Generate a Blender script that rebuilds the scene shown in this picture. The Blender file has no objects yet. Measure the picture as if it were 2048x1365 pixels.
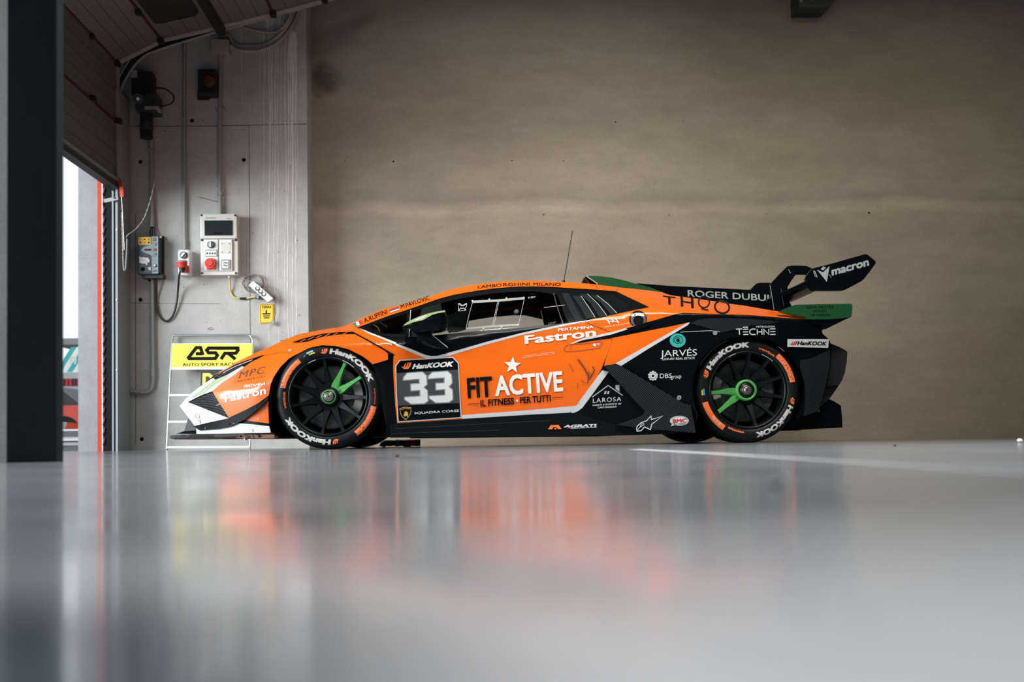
import bpy, bmesh, math, random
import numpy as np
from mathutils import Vector, Matrix

random.seed(7)
C = bpy.context.scene.collection
SC = bpy.context.scene

# ------------------------------------------------------------------ camera, sky, lamps, exposure
CAM_H, CAM_YAW, CAM_PITCH, CAM_ROLL, SHIFT_Y = 0.04, 0.04, 0.035, 0.0152, 0.0628
FPX = 35.0 / 36.0 * 2048
_right = np.array([math.cos(CAM_YAW), -math.sin(CAM_YAW), 0.0])
_f0 = np.array([math.sin(CAM_YAW), math.cos(CAM_YAW), 0.0])
_z = np.array([0, 0, 1.0])
FW = math.cos(CAM_PITCH) * _f0 + math.sin(CAM_PITCH) * _z
_up = -math.sin(CAM_PITCH) * _f0 + math.cos(CAM_PITCH) * _z
RT = math.cos(CAM_ROLL) * _right - math.sin(CAM_ROLL) * _up
UP = math.sin(CAM_ROLL) * _right + math.cos(CAM_ROLL) * _up

cd = bpy.data.cameras.new('camera')
cam = bpy.data.objects.new('camera', cd)
C.objects.link(cam)
cd.sensor_width = 36.0
cd.lens = 35.0
cd.shift_y = SHIFT_Y
cd.clip_start = 0.01
cd.clip_end = 300
cd.dof.use_dof = True
cd.dof.focus_distance = 6.5
cd.dof.aperture_fstop = 2.6
M = Matrix.Identity(4)
for i in range(3):
    M[i][0], M[i][1], M[i][2] = RT[i], UP[i], -FW[i]
M[2][3] = CAM_H
cam.matrix_world = M
SC.camera = cam

w = bpy.data.worlds.new('sky')
SC.world = w
w.use_nodes = True
bg = w.node_tree.nodes['Background']
bg.inputs[0].default_value = (0.86, 0.94, 1.0, 1)
bg.inputs[1].default_value = 1.2

def area_light(name, loc, target, sx, sy, power, col=(1, 1, 1), spread=180):
    ld = bpy.data.lights.new(name, 'AREA')
    ld.shape = 'RECTANGLE'
    ld.size, ld.size_y = sx, sy
    ld.energy = power
    ld.color = col
    ld.spread = math.radians(spread)
    o = bpy.data.objects.new(name, ld)
    C.objects.link(o)
    o.location = loc
    d = Vector(target) - Vector(loc)
    o.rotation_euler = d.to_track_quat('-Z', 'Y').to_euler()
    return o

# daylight falling in under the raised door on the left
area_light('daylight_doorway', (-8.2, 3.5, 2.5), (-2.0, 7.8, 1.0), 5.0, 4.0, 1150, (0.94, 0.98, 1.0))
# unseen ceiling lamps: a row washing the back wall, one over the open floor; plus a flank fill
for lx, lw, lcol in ((0.6, 38, (1.0, 0.96, 0.88)), (2.4, 13, (1.0, 0.88, 0.70)), (4.3, 16, (1.0, 0.84, 0.62))):
    area_light('ceiling_lamp_or_fill', (lx, 5.4, 4.6), (lx + 0.1, 8.4, 1.0), 1.6, 0.5, lw, lcol, 90)
area_light('ceiling_lamp_or_fill', (0.9, 3.7, 4.6), (0.9, 6.6, 0.3), 3.4, 0.5, 60, (1.0, 0.97, 0.93), 80)  # added unseen fill, there only to brighten the car's flank
area_light('ceiling_lamp_or_fill', (1.4, 3.3, 4.6), (1.2, 2.0, 0.0), 3.6, 0.9, 330, (0.97, 0.98, 1.0), 104)

vs = SC.view_settings
vs.view_transform = 'Standard'
vs.look = 'None'
vs.exposure = 0.0
vs.gamma = 1.0
vs.use_curve_mapping = False

# ------------------------------------------------------------------ pixel geometry
def ray(x, y):
    return FW * FPX + RT * (x - 1024.0) + UP * (682.5 + SHIFT_Y * 2048 - y)

def at_y(x, y, Y):
    d = ray(x, y)
    t = Y / d[1]
    return Vector((d[0] * t, Y, d[2] * t + CAM_H))

def at_z(x, y, Z=0.0):
    d = ray(x, y)
    t = (Z - CAM_H) / d[2]
    return Vector((d[0] * t, d[1] * t, Z))

def at_x(x, y, X):
    d = ray(x, y)
    t = X / d[0]
    return Vector((X, d[1] * t, d[2] * t + CAM_H))

# ------------------------------------------------------------------ materials
def mat(name, col, rough=0.5, metal=0.0, spec=0.5, coat=0.0, emit=None):
    m = bpy.data.materials.new(name)
    m.use_nodes = True
    b = m.node_tree.nodes['Principled BSDF']
    b.inputs['Base Color'].default_value = (*col, 1)
    b.inputs['Roughness'].default_value = rough
    b.inputs['Metallic'].default_value = metal
    b.inputs['Specular IOR Level'].default_value = spec
    b.inputs['Coat Weight'].default_value = coat
    b.inputs['Coat Roughness'].default_value = 0.06
    if emit:
        b.inputs['Emission Color'].default_value = (*emit[0], 1)
        b.inputs['Emission Strength'].default_value = emit[1]
    return m

def nd(m, typ, **kw):
    n = m.node_tree.nodes.new(typ)
    for k, v in kw.items():
        setattr(n, k, v)
    return n

def noise(m, vec, scale, detail=6, rough=0.6):
    n = nd(m, 'ShaderNodeTexNoise')
    n.inputs['Scale'].default_value = scale
    n.inputs['Detail'].default_value = detail
    n.inputs['Roughness'].default_value = rough
    m.node_tree.links.new(vec, n.inputs['Vector'])
    return n.outputs['Fac']

def ramp(m, fac, stops):
    r = nd(m, 'ShaderNodeValToRGB')
    e = r.color_ramp.elements
    while len(e) < len(stops):
        e.new(0.5)
    for el, (p, c) in zip(e, stops):
        el.position = p
        el.color = (*c, 1) if len(c) == 3 else c
    m.node_tree.links.new(fac, r.inputs['Fac'])
    return r.outputs['Color']

def mixc(m, a, b, fac, mode='MIX'):
    n = nd(m, 'ShaderNodeMix', data_type='RGBA', blend_type=mode)
    L = m.node_tree.links
    for sock, v in ((n.inputs[6], a), (n.inputs[7], b), (n.inputs[0], fac)):
        if hasattr(v, 'links'):
            L.new(v, sock)
        elif isinstance(v, (int, float)):
            sock.default_value = v
        else:
            sock.default_value = (*v, 1)
    return n.outputs[2]

def bump(m, fac, strength, dist=0.01):
    n = nd(m, 'ShaderNodeBump')
    n.inputs['Strength'].default_value = strength
    n.inputs['Distance'].default_value = dist
    m.node_tree.links.new(fac, n.inputs['Height'])
    m.node_tree.links.new(n.outputs[0], m.node_tree.nodes['Principled BSDF'].inputs['Normal'])

def coords(m, scale=(1, 1, 1)):
    tc = nd(m, 'ShaderNodeTexCoord')
    mp = nd(m, 'ShaderNodeMapping')
    mp.inputs['Scale'].default_value = scale
    m.node_tree.links.new(tc.outputs['Object'], mp.inputs['Vector'])
    return mp.outputs[0]

def concrete(name, c1, c2, c3, pores=0.5, stretch=(1, 1, 1)):
    m = mat(name, c1, 0.85, spec=0.25)
    L = m.node_tree.links
    v = coords(m)
    vs_ = coords(m, stretch)
    big = noise(m, vs_, 0.55, 5, 0.55)
    base = ramp(m, big, [(0.3, c2), (0.5, c1), (0.72, c3)])
    med = noise(m, vs_, 4.0, 8, 0.7)
    c = mixc(m, base, ramp(m, med, [(0.3, (0.78, 0.78, 0.78)), (0.6, (1.05, 1.05, 1.05))]), 0.7, 'MULTIPLY')
    fine = noise(m, v, 140, 3, 0.8)
    c = mixc(m, c, ramp(m, fine, [(0.3, (0.72, 0.72, 0.72)), (0.65, (1.12, 1.12, 1.12))]), 0.8, 'MULTIPLY')
    vo = nd(m, 'ShaderNodeTexVoronoi')
    vo.inputs['Scale'].default_value = 22
    L.new(v, vo.inputs['Vector'])
    gate = noise(m, v, 9, 2, 0.5)
    ad = nd(m, 'ShaderNodeMath', operation='ADD')
    L.new(vo.outputs['Distance'], ad.inputs[0])
    L.new(gate, ad.inputs[1])
    pr = ramp(m, ad.outputs[0], [(0.36, (1, 1, 1)), (0.42, (0, 0, 0))])
    c = mixc(m, c, (0.05, 0.05, 0.05), mixc(m, (0, 0, 0), pr, pores))
    L.new(c, m.node_tree.nodes['Principled BSDF'].inputs['Base Color'])
    bump(m, med, 0.25, 0.01)
    return m

M_WALL = concrete('warm_concrete', (0.335, 0.288, 0.232), (0.275, 0.236, 0.188), (0.385, 0.340, 0.285), 0.25, (0.6, 1, 1.6))
def wall_marks(m):
    """the pour joint across the wall and one damp patch by the pilaster"""
    L = m.node_tree.links
    b = m.node_tree.nodes['Principled BSDF']
    src = b.inputs['Base Color'].links[0].from_socket
    v = coords(m)
    sp = nd(m, 'ShaderNodeSeparateXYZ')
    L.new(v, sp.inputs[0])
    wob = nd(m, 'ShaderNodeMath', operation='MULTIPLY_ADD')
    L.new(noise(m, v, 0.9, 3, 0.5), wob.inputs[0])
    wob.inputs[1].default_value = 0.22
    L.new(sp.outputs['Z'], wob.inputs[2])
    mr = nd(m, 'ShaderNodeMapRange')
    L.new(wob.outputs[0], mr.inputs[0])
    mr.inputs[1].default_value = 2.0
    mr.inputs[2].default_value = 2.5
    c = mixc(m, src, ramp(m, mr.outputs[0], [(0.0, (1, 1, 1)), (0.30, (1.0, 1.0, 1.0)), (0.42, (1.17, 1.16, 1.15)), (0.52, (1.06, 1.06, 1.06)), (0.62, (0.88, 0.88, 0.88)), (0.85, (1, 1, 1))]), 1.0, 'MULTIPLY')
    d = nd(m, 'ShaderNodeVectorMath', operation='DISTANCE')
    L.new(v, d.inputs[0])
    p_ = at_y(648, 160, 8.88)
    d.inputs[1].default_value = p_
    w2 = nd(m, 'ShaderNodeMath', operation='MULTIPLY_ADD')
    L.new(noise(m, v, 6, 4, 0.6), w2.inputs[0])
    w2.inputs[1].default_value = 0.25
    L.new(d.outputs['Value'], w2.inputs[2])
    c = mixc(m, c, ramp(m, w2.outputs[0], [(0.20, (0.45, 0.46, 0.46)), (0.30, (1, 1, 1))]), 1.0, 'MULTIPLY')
    L.new(c, b.inputs['Base Color'])
wall_marks(M_WALL)
M_PIL = concrete('grey_concrete', (0.48, 0.48, 0.465), (0.42, 0.42, 0.41), (0.53, 0.53, 0.52), 0.6)
M_JAMB = concrete('pale_concrete', (0.28, 0.28, 0.305), (0.25, 0.25, 0.275), (0.31, 0.31, 0.335), 0.7)
M_PILLAR = concrete('dark_concrete', (0.008, 0.012, 0.013), (0.006, 0.009, 0.010), (0.011, 0.015, 0.016), 0.1)
M_PILLAR_L = concrete('chamfer_grey_concrete', (0.22, 0.23, 0.22), (0.18, 0.19, 0.18), (0.26, 0.26, 0.25), 0.5)
M_CEIL = mat('dark_ceiling', (0.10, 0.10, 0.10), 0.9)
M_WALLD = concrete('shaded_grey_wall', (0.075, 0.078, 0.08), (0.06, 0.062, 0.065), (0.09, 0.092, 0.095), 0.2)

def floor_mat():
    m = mat('epoxy_floor', (0.3, 0.31, 0.32), 0.12, spec=0.20)
    L = m.node_tree.links
    v = coords(m)
    n1 = noise(m, v, 0.9, 6, 0.6)
    c = ramp(m, n1, [(0.3, (0.34, 0.355, 0.365)), (0.52, (0.43, 0.435, 0.445)), (0.75, (0.47, 0.47, 0.475))])
    n2 = noise(m, coords(m, (0.45, 2.6, 1)), 5, 8, 0.7)
    c = mixc(m, c, ramp(m, n2, [(0.32, (0.45, 0.48, 0.50)), (0.52, (1, 1, 1))]), 0.75, 'MULTIPLY')
    # dim reflection put into the colour as a dark patch, left of the camera
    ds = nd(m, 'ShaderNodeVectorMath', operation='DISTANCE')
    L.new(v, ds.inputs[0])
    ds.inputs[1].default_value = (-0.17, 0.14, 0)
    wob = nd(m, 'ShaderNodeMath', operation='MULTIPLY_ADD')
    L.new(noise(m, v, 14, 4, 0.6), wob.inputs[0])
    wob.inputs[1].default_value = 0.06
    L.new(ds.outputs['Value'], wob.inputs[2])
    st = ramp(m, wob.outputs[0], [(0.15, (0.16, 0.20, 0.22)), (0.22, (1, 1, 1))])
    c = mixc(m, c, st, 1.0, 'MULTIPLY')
    # light falloff put into the floor colour: pale by the camera, darker beyond
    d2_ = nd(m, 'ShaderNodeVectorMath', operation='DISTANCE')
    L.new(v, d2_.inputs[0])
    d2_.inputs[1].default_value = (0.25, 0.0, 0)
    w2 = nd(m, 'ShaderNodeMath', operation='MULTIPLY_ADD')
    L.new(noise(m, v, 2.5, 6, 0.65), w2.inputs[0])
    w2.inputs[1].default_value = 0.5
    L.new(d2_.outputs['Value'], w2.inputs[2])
    cam_falloff = ramp(m, w2.outputs[0], [(0.42, (1.06, 1.06, 1.06)), (0.82, (0.40, 0.42, 0.43))])
    c = mixc(m, c, cam_falloff, 1.0, 'MULTIPLY')
    b = m.node_tree.nodes['Principled BSDF']
    L.new(c, b.inputs['Base Color'])
    n3 = noise(m, v, 2.2, 6, 0.65)
    r = ramp(m, n3, [(0.3, (0.06, 0.06, 0.06)), (0.7, (0.15, 0.15, 0.15))])
    r = mixc(m, r, (0.30, 0.30, 0.30), ramp(m, n2, [(0.33, (1, 1, 1)), (0.52, (0, 0, 0))]))     # dusty smears are dull
    L.new(r, b.inputs['Roughness'])
    n4 = noise(m, coords(m, (0.5, 2.2, 1)), 2.4, 4, 0.55)
    bump(m, n4, 0.05, 0.02)
    return m
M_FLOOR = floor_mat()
M_LINE = mat('pale_floor_line', (0.46, 0.47, 0.47), 0.3)

def carbon_mat(name, a=(0.004, 0.006, 0.007), b=(0.030, 0.037, 0.038), scale=42, rough=0.32):
    m = mat(name, a, rough, spec=0.10, coat=0.0)
    L = m.node_tree.links
    tc = nd(m, 'ShaderNodeTexCoord')
    wv = nd(m, 'ShaderNodeTexWave', wave_type='BANDS', bands_direction='DIAGONAL')
    wv.inputs['Scale'].default_value = scale
    wv.inputs['Distortion'].default_value = 0
    L.new(tc.outputs['Object'], wv.inputs['Vector'])
    c = ramp(m, wv.outputs['Fac'], [(0.35, a), (0.75, b)])
    L.new(c, m.node_tree.nodes['Principled BSDF'].inputs['Base Color'])
    return m

def scuff(name, col, dark, amount, scale, rough=0.5):
    m = mat(name, col, rough)
    L = m.node_tree.links
    v = coords(m)
    n = noise(m, v, scale, 5, 0.7)
    c = ramp(m, n, [(amount, dark), (amount + 0.06, col)])
    L.new(c, m.node_tree.nodes['Principled BSDF'].inputs['Base Color'])
    return m

M_ORANGE = mat('orange_paint', (0.80, 0.130, 0.009), 0.28, spec=0.4, coat=0.4)
M_BLACK = mat('black_paint', (0.0025, 0.004, 0.005), 0.24, spec=0.14, coat=0.0)
M_MATT = mat('matt_black', (0.002, 0.003, 0.0035), 0.5, spec=0.10)
M_VOID = mat('dark_lining', (0.006, 0.007, 0.008), 0.9, spec=0.1)
M_CARBON = carbon_mat('carbon_weave')
M_CARBON_D = carbon_mat('dark_carbon_weave', (0.002, 0.0035, 0.004), (0.008, 0.011, 0.012), 60)
M_STRIPE = mat('pale_grey_stripe', (0.55, 0.55, 0.56), 0.35, coat=0.4)
M_WHITE = mat('white_paint', (0.70, 0.70, 0.695), 0.3, coat=0.5)
M_GREYW = mat('light_grey_paint', (0.45, 0.47, 0.48), 0.35, coat=0.4)
M_DECALW = mat('white_vinyl', (0.78, 0.74, 0.72), 0.4)
M_DECALK = mat('black_vinyl', (0.004, 0.004, 0.005), 0.5, spec=0.12)
M_DECALG = mat('pale_grey_vinyl', (0.60, 0.62, 0.61), 0.45)
M_SILVER = mat('silver_vinyl', (0.40, 0.42, 0.42), 0.45)
M_BROWN = mat('dark_brown_vinyl', (0.085, 0.04, 0.035), 0.5, spec=0.2)
M_RED = mat('red_vinyl', (0.50, 0.02, 0.03), 0.45)
M_BLUE = mat('blue_vinyl', (0.03, 0.06, 0.30), 0.45)
M_GREENF = mat('green_vinyl', (0.02, 0.22, 0.07), 0.45)
M_TEAL = mat('teal_vinyl', (0.03, 0.36, 0.33), 0.45)
M_NUMGREY = mat('number_grey', (0.036, 0.043, 0.045), 0.45)
M_GOLD = mat('gold_vinyl', (0.55, 0.36, 0.10), 0.4)
M_GREEN = mat('dark_green_paint', (0.014, 0.075, 0.024), 0.3, coat=0.4)
M_LIME = mat('pale_green_paint', (0.42, 0.52, 0.25), 0.35, coat=0.4)
M_RIMG = mat('bright_green_paint', (0.08, 0.36, 0.085), 0.4)
M_RUST = scuff('scraped_copper', (0.28, 0.12, 0.07), (0.05, 0.03, 0.03), 0.45, 30)
M_RUBBER = mat('tyre_rubber', (0.0045, 0.006, 0.0068), 0.55, spec=0.2)
M_RIM = mat('black_wheel_metal', (0.003, 0.0045, 0.005), 0.36, spec=0.25)
M_TYREW = mat('tyre_white', (0.58, 0.58, 0.55), 0.6)
M_TYREO = mat('tyre_orange', (0.90, 0.17, 0.03), 0.6)
M_TYRES = scuff('scuffed_orange', (0.92, 0.19, 0.06), (0.16, 0.03, 0.03), 0.40, 70)
M_STEEL = mat('brushed_steel', (0.45, 0.43, 0.38), 0.35, metal=1.0)
M_DISC = mat('brake_iron', (0.15, 0.16, 0.16), 0.5, spec=0.4)
M_CALIP = mat('caliper_grey', (0.34, 0.33, 0.31), 0.5)
M_CYAN = mat('cyan_sticker', (0.05, 0.35, 0.55), 0.5)
M_YELS = mat('yellow_sticker', (0.75, 0.50, 0.05), 0.5)
M_RAIL = mat('dull_zinc', (0.26, 0.29, 0.30), 0.5)
M_SHEATH = mat('grey_sheath', (0.16, 0.17, 0.17), 0.5)
M_CHROME = mat('galvanised_steel', (0.50, 0.54, 0.55), 0.35, metal=0.9)
M_GREYP = mat('grey_plastic', (0.30, 0.31, 0.30), 0.55)
M_CREAM = mat('cream_plastic', (0.60, 0.59, 0.55), 0.5)
M_PALEP = mat('pale_plastic', (0.68, 0.69, 0.68), 0.45)
M_DARKP = mat('dark_blue_grey_plastic', (0.030, 0.042, 0.048), 0.45)
M_LBLUE = mat('pale_blue_plastic', (0.30, 0.40, 0.43), 0.45)
M_REDP = mat('red_plastic', (0.60, 0.045, 0.03), 0.4)
M_BLKP = mat('black_plastic', (0.012, 0.013, 0.014), 0.5)
M_YEL = mat('yellow_sheet', (0.80, 0.56, 0.045), 0.45)
M_YELA = mat('pale_yellow_sheet', (0.88, 0.74, 0.10), 0.45)
M_CABLE = mat('black_cable', (0.010, 0.011, 0.012), 0.45)
M_YGREEN = mat('yellow_green_cable', (0.55, 0.48, 0.14), 0.5)
M_BROWNC = mat('grey_brown_cable', (0.24, 0.20, 0.17), 0.5)
M_OTRIM = mat('orange_red_paint', (0.44, 0.045, 0.016), 0.5, spec=0.2)
M_DOOR = mat('door_sheet', (0.13, 0.14, 0.125), 0.5)
M_DOORL = mat('door_groove', (0.07, 0.075, 0.07), 0.6)
M_DRED = mat('dark_red_seal', (0.075, 0.006, 0.006), 0.7)
M_STAIN = mat('lime_run_stain', (0.72, 0.71, 0.66), 0.8)
M_ASPH = mat('asphalt', (0.10, 0.11, 0.12), 0.8)

def glass_mat(name, tint, refl=0.09):
    m = bpy.data.materials.new(name)
    m.use_nodes = True
    nt = m.node_tree
    nt.nodes.remove(nt.nodes['Principled BSDF'])
    t = nt.nodes.new('ShaderNodeBsdfTransparent')
    t.inputs[0].default_value = (*tint, 1)
    g = nt.nodes.new('ShaderNodeBsdfGlossy')
    g.inputs['Roughness'].default_value = 0.03
    f = nt.nodes.new('ShaderNodeFresnel')
    f.inputs[0].default_value = 1.4
    mx = nt.nodes.new('ShaderNodeMixShader')
    nt.links.new(f.outputs[0], mx.inputs[0])
    nt.links.new(t.outputs[0], mx.inputs[1])
    nt.links.new(g.outputs[0], mx.inputs[2])
    nt.links.new(mx.outputs[0], nt.nodes['Material Output'].inputs[0])
    return m
M_GLASS = glass_mat('clear_window', (0.86, 0.90, 0.90))
M_WSHIELD = glass_mat('windscreen_glass', (0.75, 0.80, 0.80))

# ------------------------------------------------------------------ mesh builder
class MB:
    """collects faces of several materials and links them as ONE mesh object"""
    def __init__(s):
        s.v, s.f, s.m, s.sm, s.nn, s.mats = [], [], [], [], [], []

    def slot(s, m):
        if m not in s.mats:
            s.mats.append(m)
        return s.mats.index(m)

    def add(s, verts, faces, m, smooth=False, normals=None):
        b = len(s.v)
        k = s.slot(m)
        s.v.extend([tuple(p) for p in verts])
        for f in faces:
            s.f.append([b + i for i in f])
            s.m.append(k)
            s.sm.append(smooth)
            s.nn.append([tuple(normals[i]) for i in f] if normals is not None else None)

    def box(s, c, d, m, rot=None):
        x, y, z = [q / 2 for q in d]
        vs_ = [Vector((i * x, j * y, k * z)) for i in (-1, 1) for j in (-1, 1) for k in (-1, 1)]
        if rot is not None:
            vs_ = [rot @ v for v in vs_]
        vs_ = [v + Vector(c) for v in vs_]
        s.add(vs_, [(0, 1, 3, 2), (4, 6, 7, 5), (0, 4, 5, 1), (2, 3, 7, 6), (0, 2, 6, 4), (1, 5, 7, 3)], m)

    def bbox(s, c, d, m, bev=0.006, rot=None):
        """box with chamfered front and side edges"""
        bm = bmesh.new()
        bmesh.ops.create_cube(bm, size=1)
        for v in bm.verts:
            v.co = Vector((v.co.x * d[0], v.co.y * d[1], v.co.z * d[2]))
        bmesh.ops.bevel(bm, geom=bm.edges[:], offset=min(bev, min(d) * 0.45), segments=2, affect='EDGES', profile=0.7)
        s.bm(bm, m, Matrix.Translation(Vector(c)) @ (rot.to_4x4() if rot is not None else Matrix.Identity(4)))

    def bm(s, bm, m, mtx=None, smooth=False):
        bm.verts.index_update()
        vs_ = [(mtx @ v.co if mtx is not None else v.co.copy()) for v in bm.verts]
        s.add(vs_, [[v.index for v in f.verts] for f in bm.faces], m, smooth)
        bm.free()

    def cyl(s, a, b, r0, m, r1=None, n=20, caps=True, smooth=True):
        a, b = Vector(a), Vector(b)
        r1 = r0 if r1 is None else r1
        d = (b - a).normalized()
        u = d.orthogonal().normalized()
        w_ = d.cross(u)
        vs_ = []
        for p, r in ((a, r0), (b, r1)):
            for i in range(n):
                t = 2 * math.pi * i / n
                vs_.append(p + u * (r * math.cos(t)) + w_ * (r * math.sin(t)))
        s.add(vs_, [(i, (i + 1) % n, n + (i + 1) % n, n + i) for i in range(n)], m, smooth)
        if caps:
            s.add(vs_[:n], [list(range(n))[::-1]], m)
            s.add(vs_[n:], [list(range(n))], m)

    def tube(s, pts, r, m, n=10, smooth_path=True, sub=6, rfun=None):
        pts = [Vector(p) for p in pts]
        if smooth_path and len(pts) > 2:
            pts = catmull(pts, sub)
        tang = []
        for i in range(len(pts)):
            a = pts[max(i - 1, 0)]
            b = pts[min(i + 1, len(pts) - 1)]
            tang.append((b - a).normalized())
        u = tang[0].orthogonal().normalized()
        vs_ = []
        for i, p in enumerate(pts):
            t = tang[i]
            u = (u - t * u.dot(t)).normalized()
            w_ = t.cross(u)
            rr = rfun(i) if rfun else r
            for k in range(n):
                q = 2 * math.pi * k / n
                vs_.append(p + u * (rr * math.cos(q)) + w_ * (rr * math.sin(q)))
        fs = []
        for i in range(len(pts) - 1):
            for k in range(n):
                fs.append((i * n + k, i * n + (k + 1) % n, (i + 1) * n + (k + 1) % n, (i + 1) * n + k))
        s.add(vs_, fs, m, True)
        s.add(vs_[:n], [list(range(n))[::-1]], m)
        s.add(vs_[-n:], [list(range(n))], m)

    def prism(s, pts, d, m, mside=None):
        """closed prism: polygon pts (3D) extruded by vector d"""
        d = Vector(d)
        pts = [Vector(p) for p in pts]
        n = len(pts)
        bm = bmesh.new()
        vs_ = [bm.verts.new(p) for p in pts]
        f = bm.faces.new(vs_)
        f.normal_update()
        if f.normal.dot(d) > 0:
            f.normal_flip()
        bmesh.ops.triangulate(bm, faces=[f], ngon_method='EAR_CLIP')
        bm.verts.index_update()
        fr = [[v.index for v in q.verts] for q in bm.faces]
        bm.free()
        s.add(pts, fr, m)
        back = [p + d for p in pts]
        s.add(back, [q[::-1] for q in fr], mside or m)
        s.add(pts + back, [(i, (i + 1) % n, n + (i + 1) % n, n + i) for i in range(n)], mside or m)

    def lathe(s, prof, m, n=64, axis_off=0.0, a0=0.0, a1=2 * math.pi, flip=False):
        """profile (r, y) turned about the y axis"""
        full = abs(a1 - a0 - 2 * math.pi) < 1e-6
        cnt = n if full else n + 1
        vs_ = []
        for i in range(cnt):
            t = a0 + (a1 - a0) * i / n
            for r, y in prof:
                vs_.append((r * math.cos(t), y, r * math.sin(t)))
        k = len(prof)
        fs = []
        for i in range(n):
            j = (i + 1) % cnt
            for q in range(k - 1):
                f = (i * k + q, i * k + q + 1, j * k + q + 1, j * k + q)
                fs.append(f[::-1] if flip else f)
        s.add(vs_, fs, m, True)

    def build(s, name, parent=None, origin=(0, 0, 0), weld=False):
        me = bpy.data.meshes.new(name)
        o_ = Vector(origin)
        me.from_pydata([Vector(p) - o_ for p in s.v], [], s.f)
        for m in s.mats:
            me.materials.append(m)
        me.polygons.foreach_set('material_index', s.m)
        me.polygons.foreach_set('use_smooth', s.sm)
        me.update()
        if any(q is not None for q in s.nn):
            ln = []
            for f, q in zip(s.f, s.nn):
                ln.extend(q if q is not None else [(0, 0, 0)] * len(f))
            me.normals_split_custom_set(ln)
        ob = bpy.data.objects.new(name, me)
        C.objects.link(ob)
        if parent is not None:
            ob.parent = parent
        return ob

def catmull(p, sub):
    out = []
    n = len(p)
    for i in range(n - 1):
        p0, p1, p2, p3 = p[max(i - 1, 0)], p[i], p[i + 1], p[min(i + 2, n - 1)]
        for k in range(sub):
            t = k / sub
            out.append(0.5 * ((2 * p1) + (p2 - p0) * t + (2 * p0 - 5 * p1 + 4 * p2 - p3) * t * t + (3 * p1 - p0 - 3 * p2 + p3) * t ** 3))
    out.append(p[-1])
    return out

def tag(o, label=None, cat=None, group=None, kind=None):
    if label: o['label'] = label
    if cat: o['category'] = cat
    if group: o['group'] = group
    if kind: o['kind'] = kind
    return o

def thing(name, label, cat, loc, group=None):
    o = bpy.data.objects.new(name, None)
    o.empty_display_size = 0.1
    C.objects.link(o)
    o.location = loc
    return tag(o, label, cat, group)

# ------------------------------------------------------------------ flat shapes in photo pixels
_font_cap = {}
def text_mesh(s, bold=0.0, shear=0.0, space=1.0):
    """lettering as triangles; x runs 0..1 over the word, y is in cap heights"""
    cu = bpy.data.curves.new('lettering', 'FONT')
    cu.body = s
    cu.shear = shear
    cu.space_character = space
    cu.resolution_u = 3
    ob = bpy.data.objects.new('lettering', cu)
    C.objects.link(ob)
    bpy.context.view_layer.update()
    dg = bpy.context.evaluated_depsgraph_get()
    me = ob.evaluated_get(dg).to_mesh()
    v = np.array([tuple(q.co) for q in me.vertices])[:, :2]
    f = [list(p.vertices) for p in me.polygons]
    ob.evaluated_get(dg).to_mesh_clear()
    bpy.data.objects.remove(ob)
    bpy.data.curves.remove(cu)
    x0, x1 = v[:, 0].min(), v[:, 0].max()
    b = max(bold, 0) * 0.8
    out = []
    for dx, dy in (((0, 0), (b, b), (-b, b), (b, -b), (-b, -b), (b * 1.25, 0), (-b * 1.25, 0)) if bold > 0 else ((0, 0),)):
        q = v + np.array([dx, dy])        # heavier strokes: the same lettering struck again slightly offset
        q[:, 0] = (q[:, 0] - (x0 - b)) / (x1 - x0 + 2 * b)
        q[:, 1] = q[:, 1] / 0.729
        out.append((q, f))
    return out

def text_px(s, x0, y0, x1, y1, up, bold=0.0, shear=0.0, space=1.0):
    out = []
    for v, f in text_mesh(s, bold, shear, space):
        px = np.empty_like(v)
        px[:, 0] = x0 + v[:, 0] * (x1 - x0) + v[:, 1] * up[0]
        px[:, 1] = y0 + v[:, 0] * (y1 - y0) + v[:, 1] * up[1]
        out.append((px, f))
    return out

def poly_px(pts):
    return np.array(pts, float), [list(range(len(pts)))]

def stroke_px(pts, wid, closed=False):
    p = [np.array(q, float) for q in pts]
    n = len(p)
    vs_, fs = [], []
    seg = n if closed else n - 1
    L, R = [], []
    for i in range(n):
        if closed:
            a, b = p[i - 1], p[(i + 1) % n]
        else:
            a, b = p[max(i - 1, 0)], p[min(i + 1, n - 1)]
        d1 = p[i] - a
        d2 = b - p[i]
        if np.hypot(*d1) < 1e-9: d1 = d2
        if np.hypot(*d2) < 1e-9: d2 = d1
        d1 = d1 / np.hypot(*d1)
        d2 = d2 / np.hypot(*d2)
        t = d1 + d2
        if np.hypot(*t) < 0.3: t = d1
        t = t / np.hypot(*t)
        nn = np.array([-t[1], t[0]])
        k = 1.0 / max(0.55, abs(nn @ np.array([-d1[1], d1[0]])))
        L.append(p[i] + nn * wid / 2 * k)
        R.append(p[i] - nn * wid / 2 * k)
    vs_ = L + R
    for i in range(seg):
        j = (i + 1) % n
        fs.append([i, j, n + j, n + i])
    return np.array(vs_), fs

def ell_px(cx, cy, rx, ry=None, n=28, rot=0.0):
    ry = rx if ry is None else ry
    out = []
    for i in range(n):
        t = 2 * math.pi * i / n
        x, y = rx * math.cos(t), ry * math.sin(t)
        out.append((cx + x * math.cos(rot) - y * math.sin(rot), cy + x * math.sin(rot) + y * math.cos(rot)))
    return out

def star_px(cx, cy, r, rot=0.0, k=0.40):
    out = []
    for i in range(10):
        t = -math.pi / 2 + rot + math.pi * i / 5
        q = r if i % 2 == 0 else r * k
        out.append((cx + q * math.cos(t), cy + q * math.sin(t)))
    return out

def crop(ox, oy, k):
    return lambda *pts: [(ox + x / k, oy + y / k) for x, y in pts]

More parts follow.
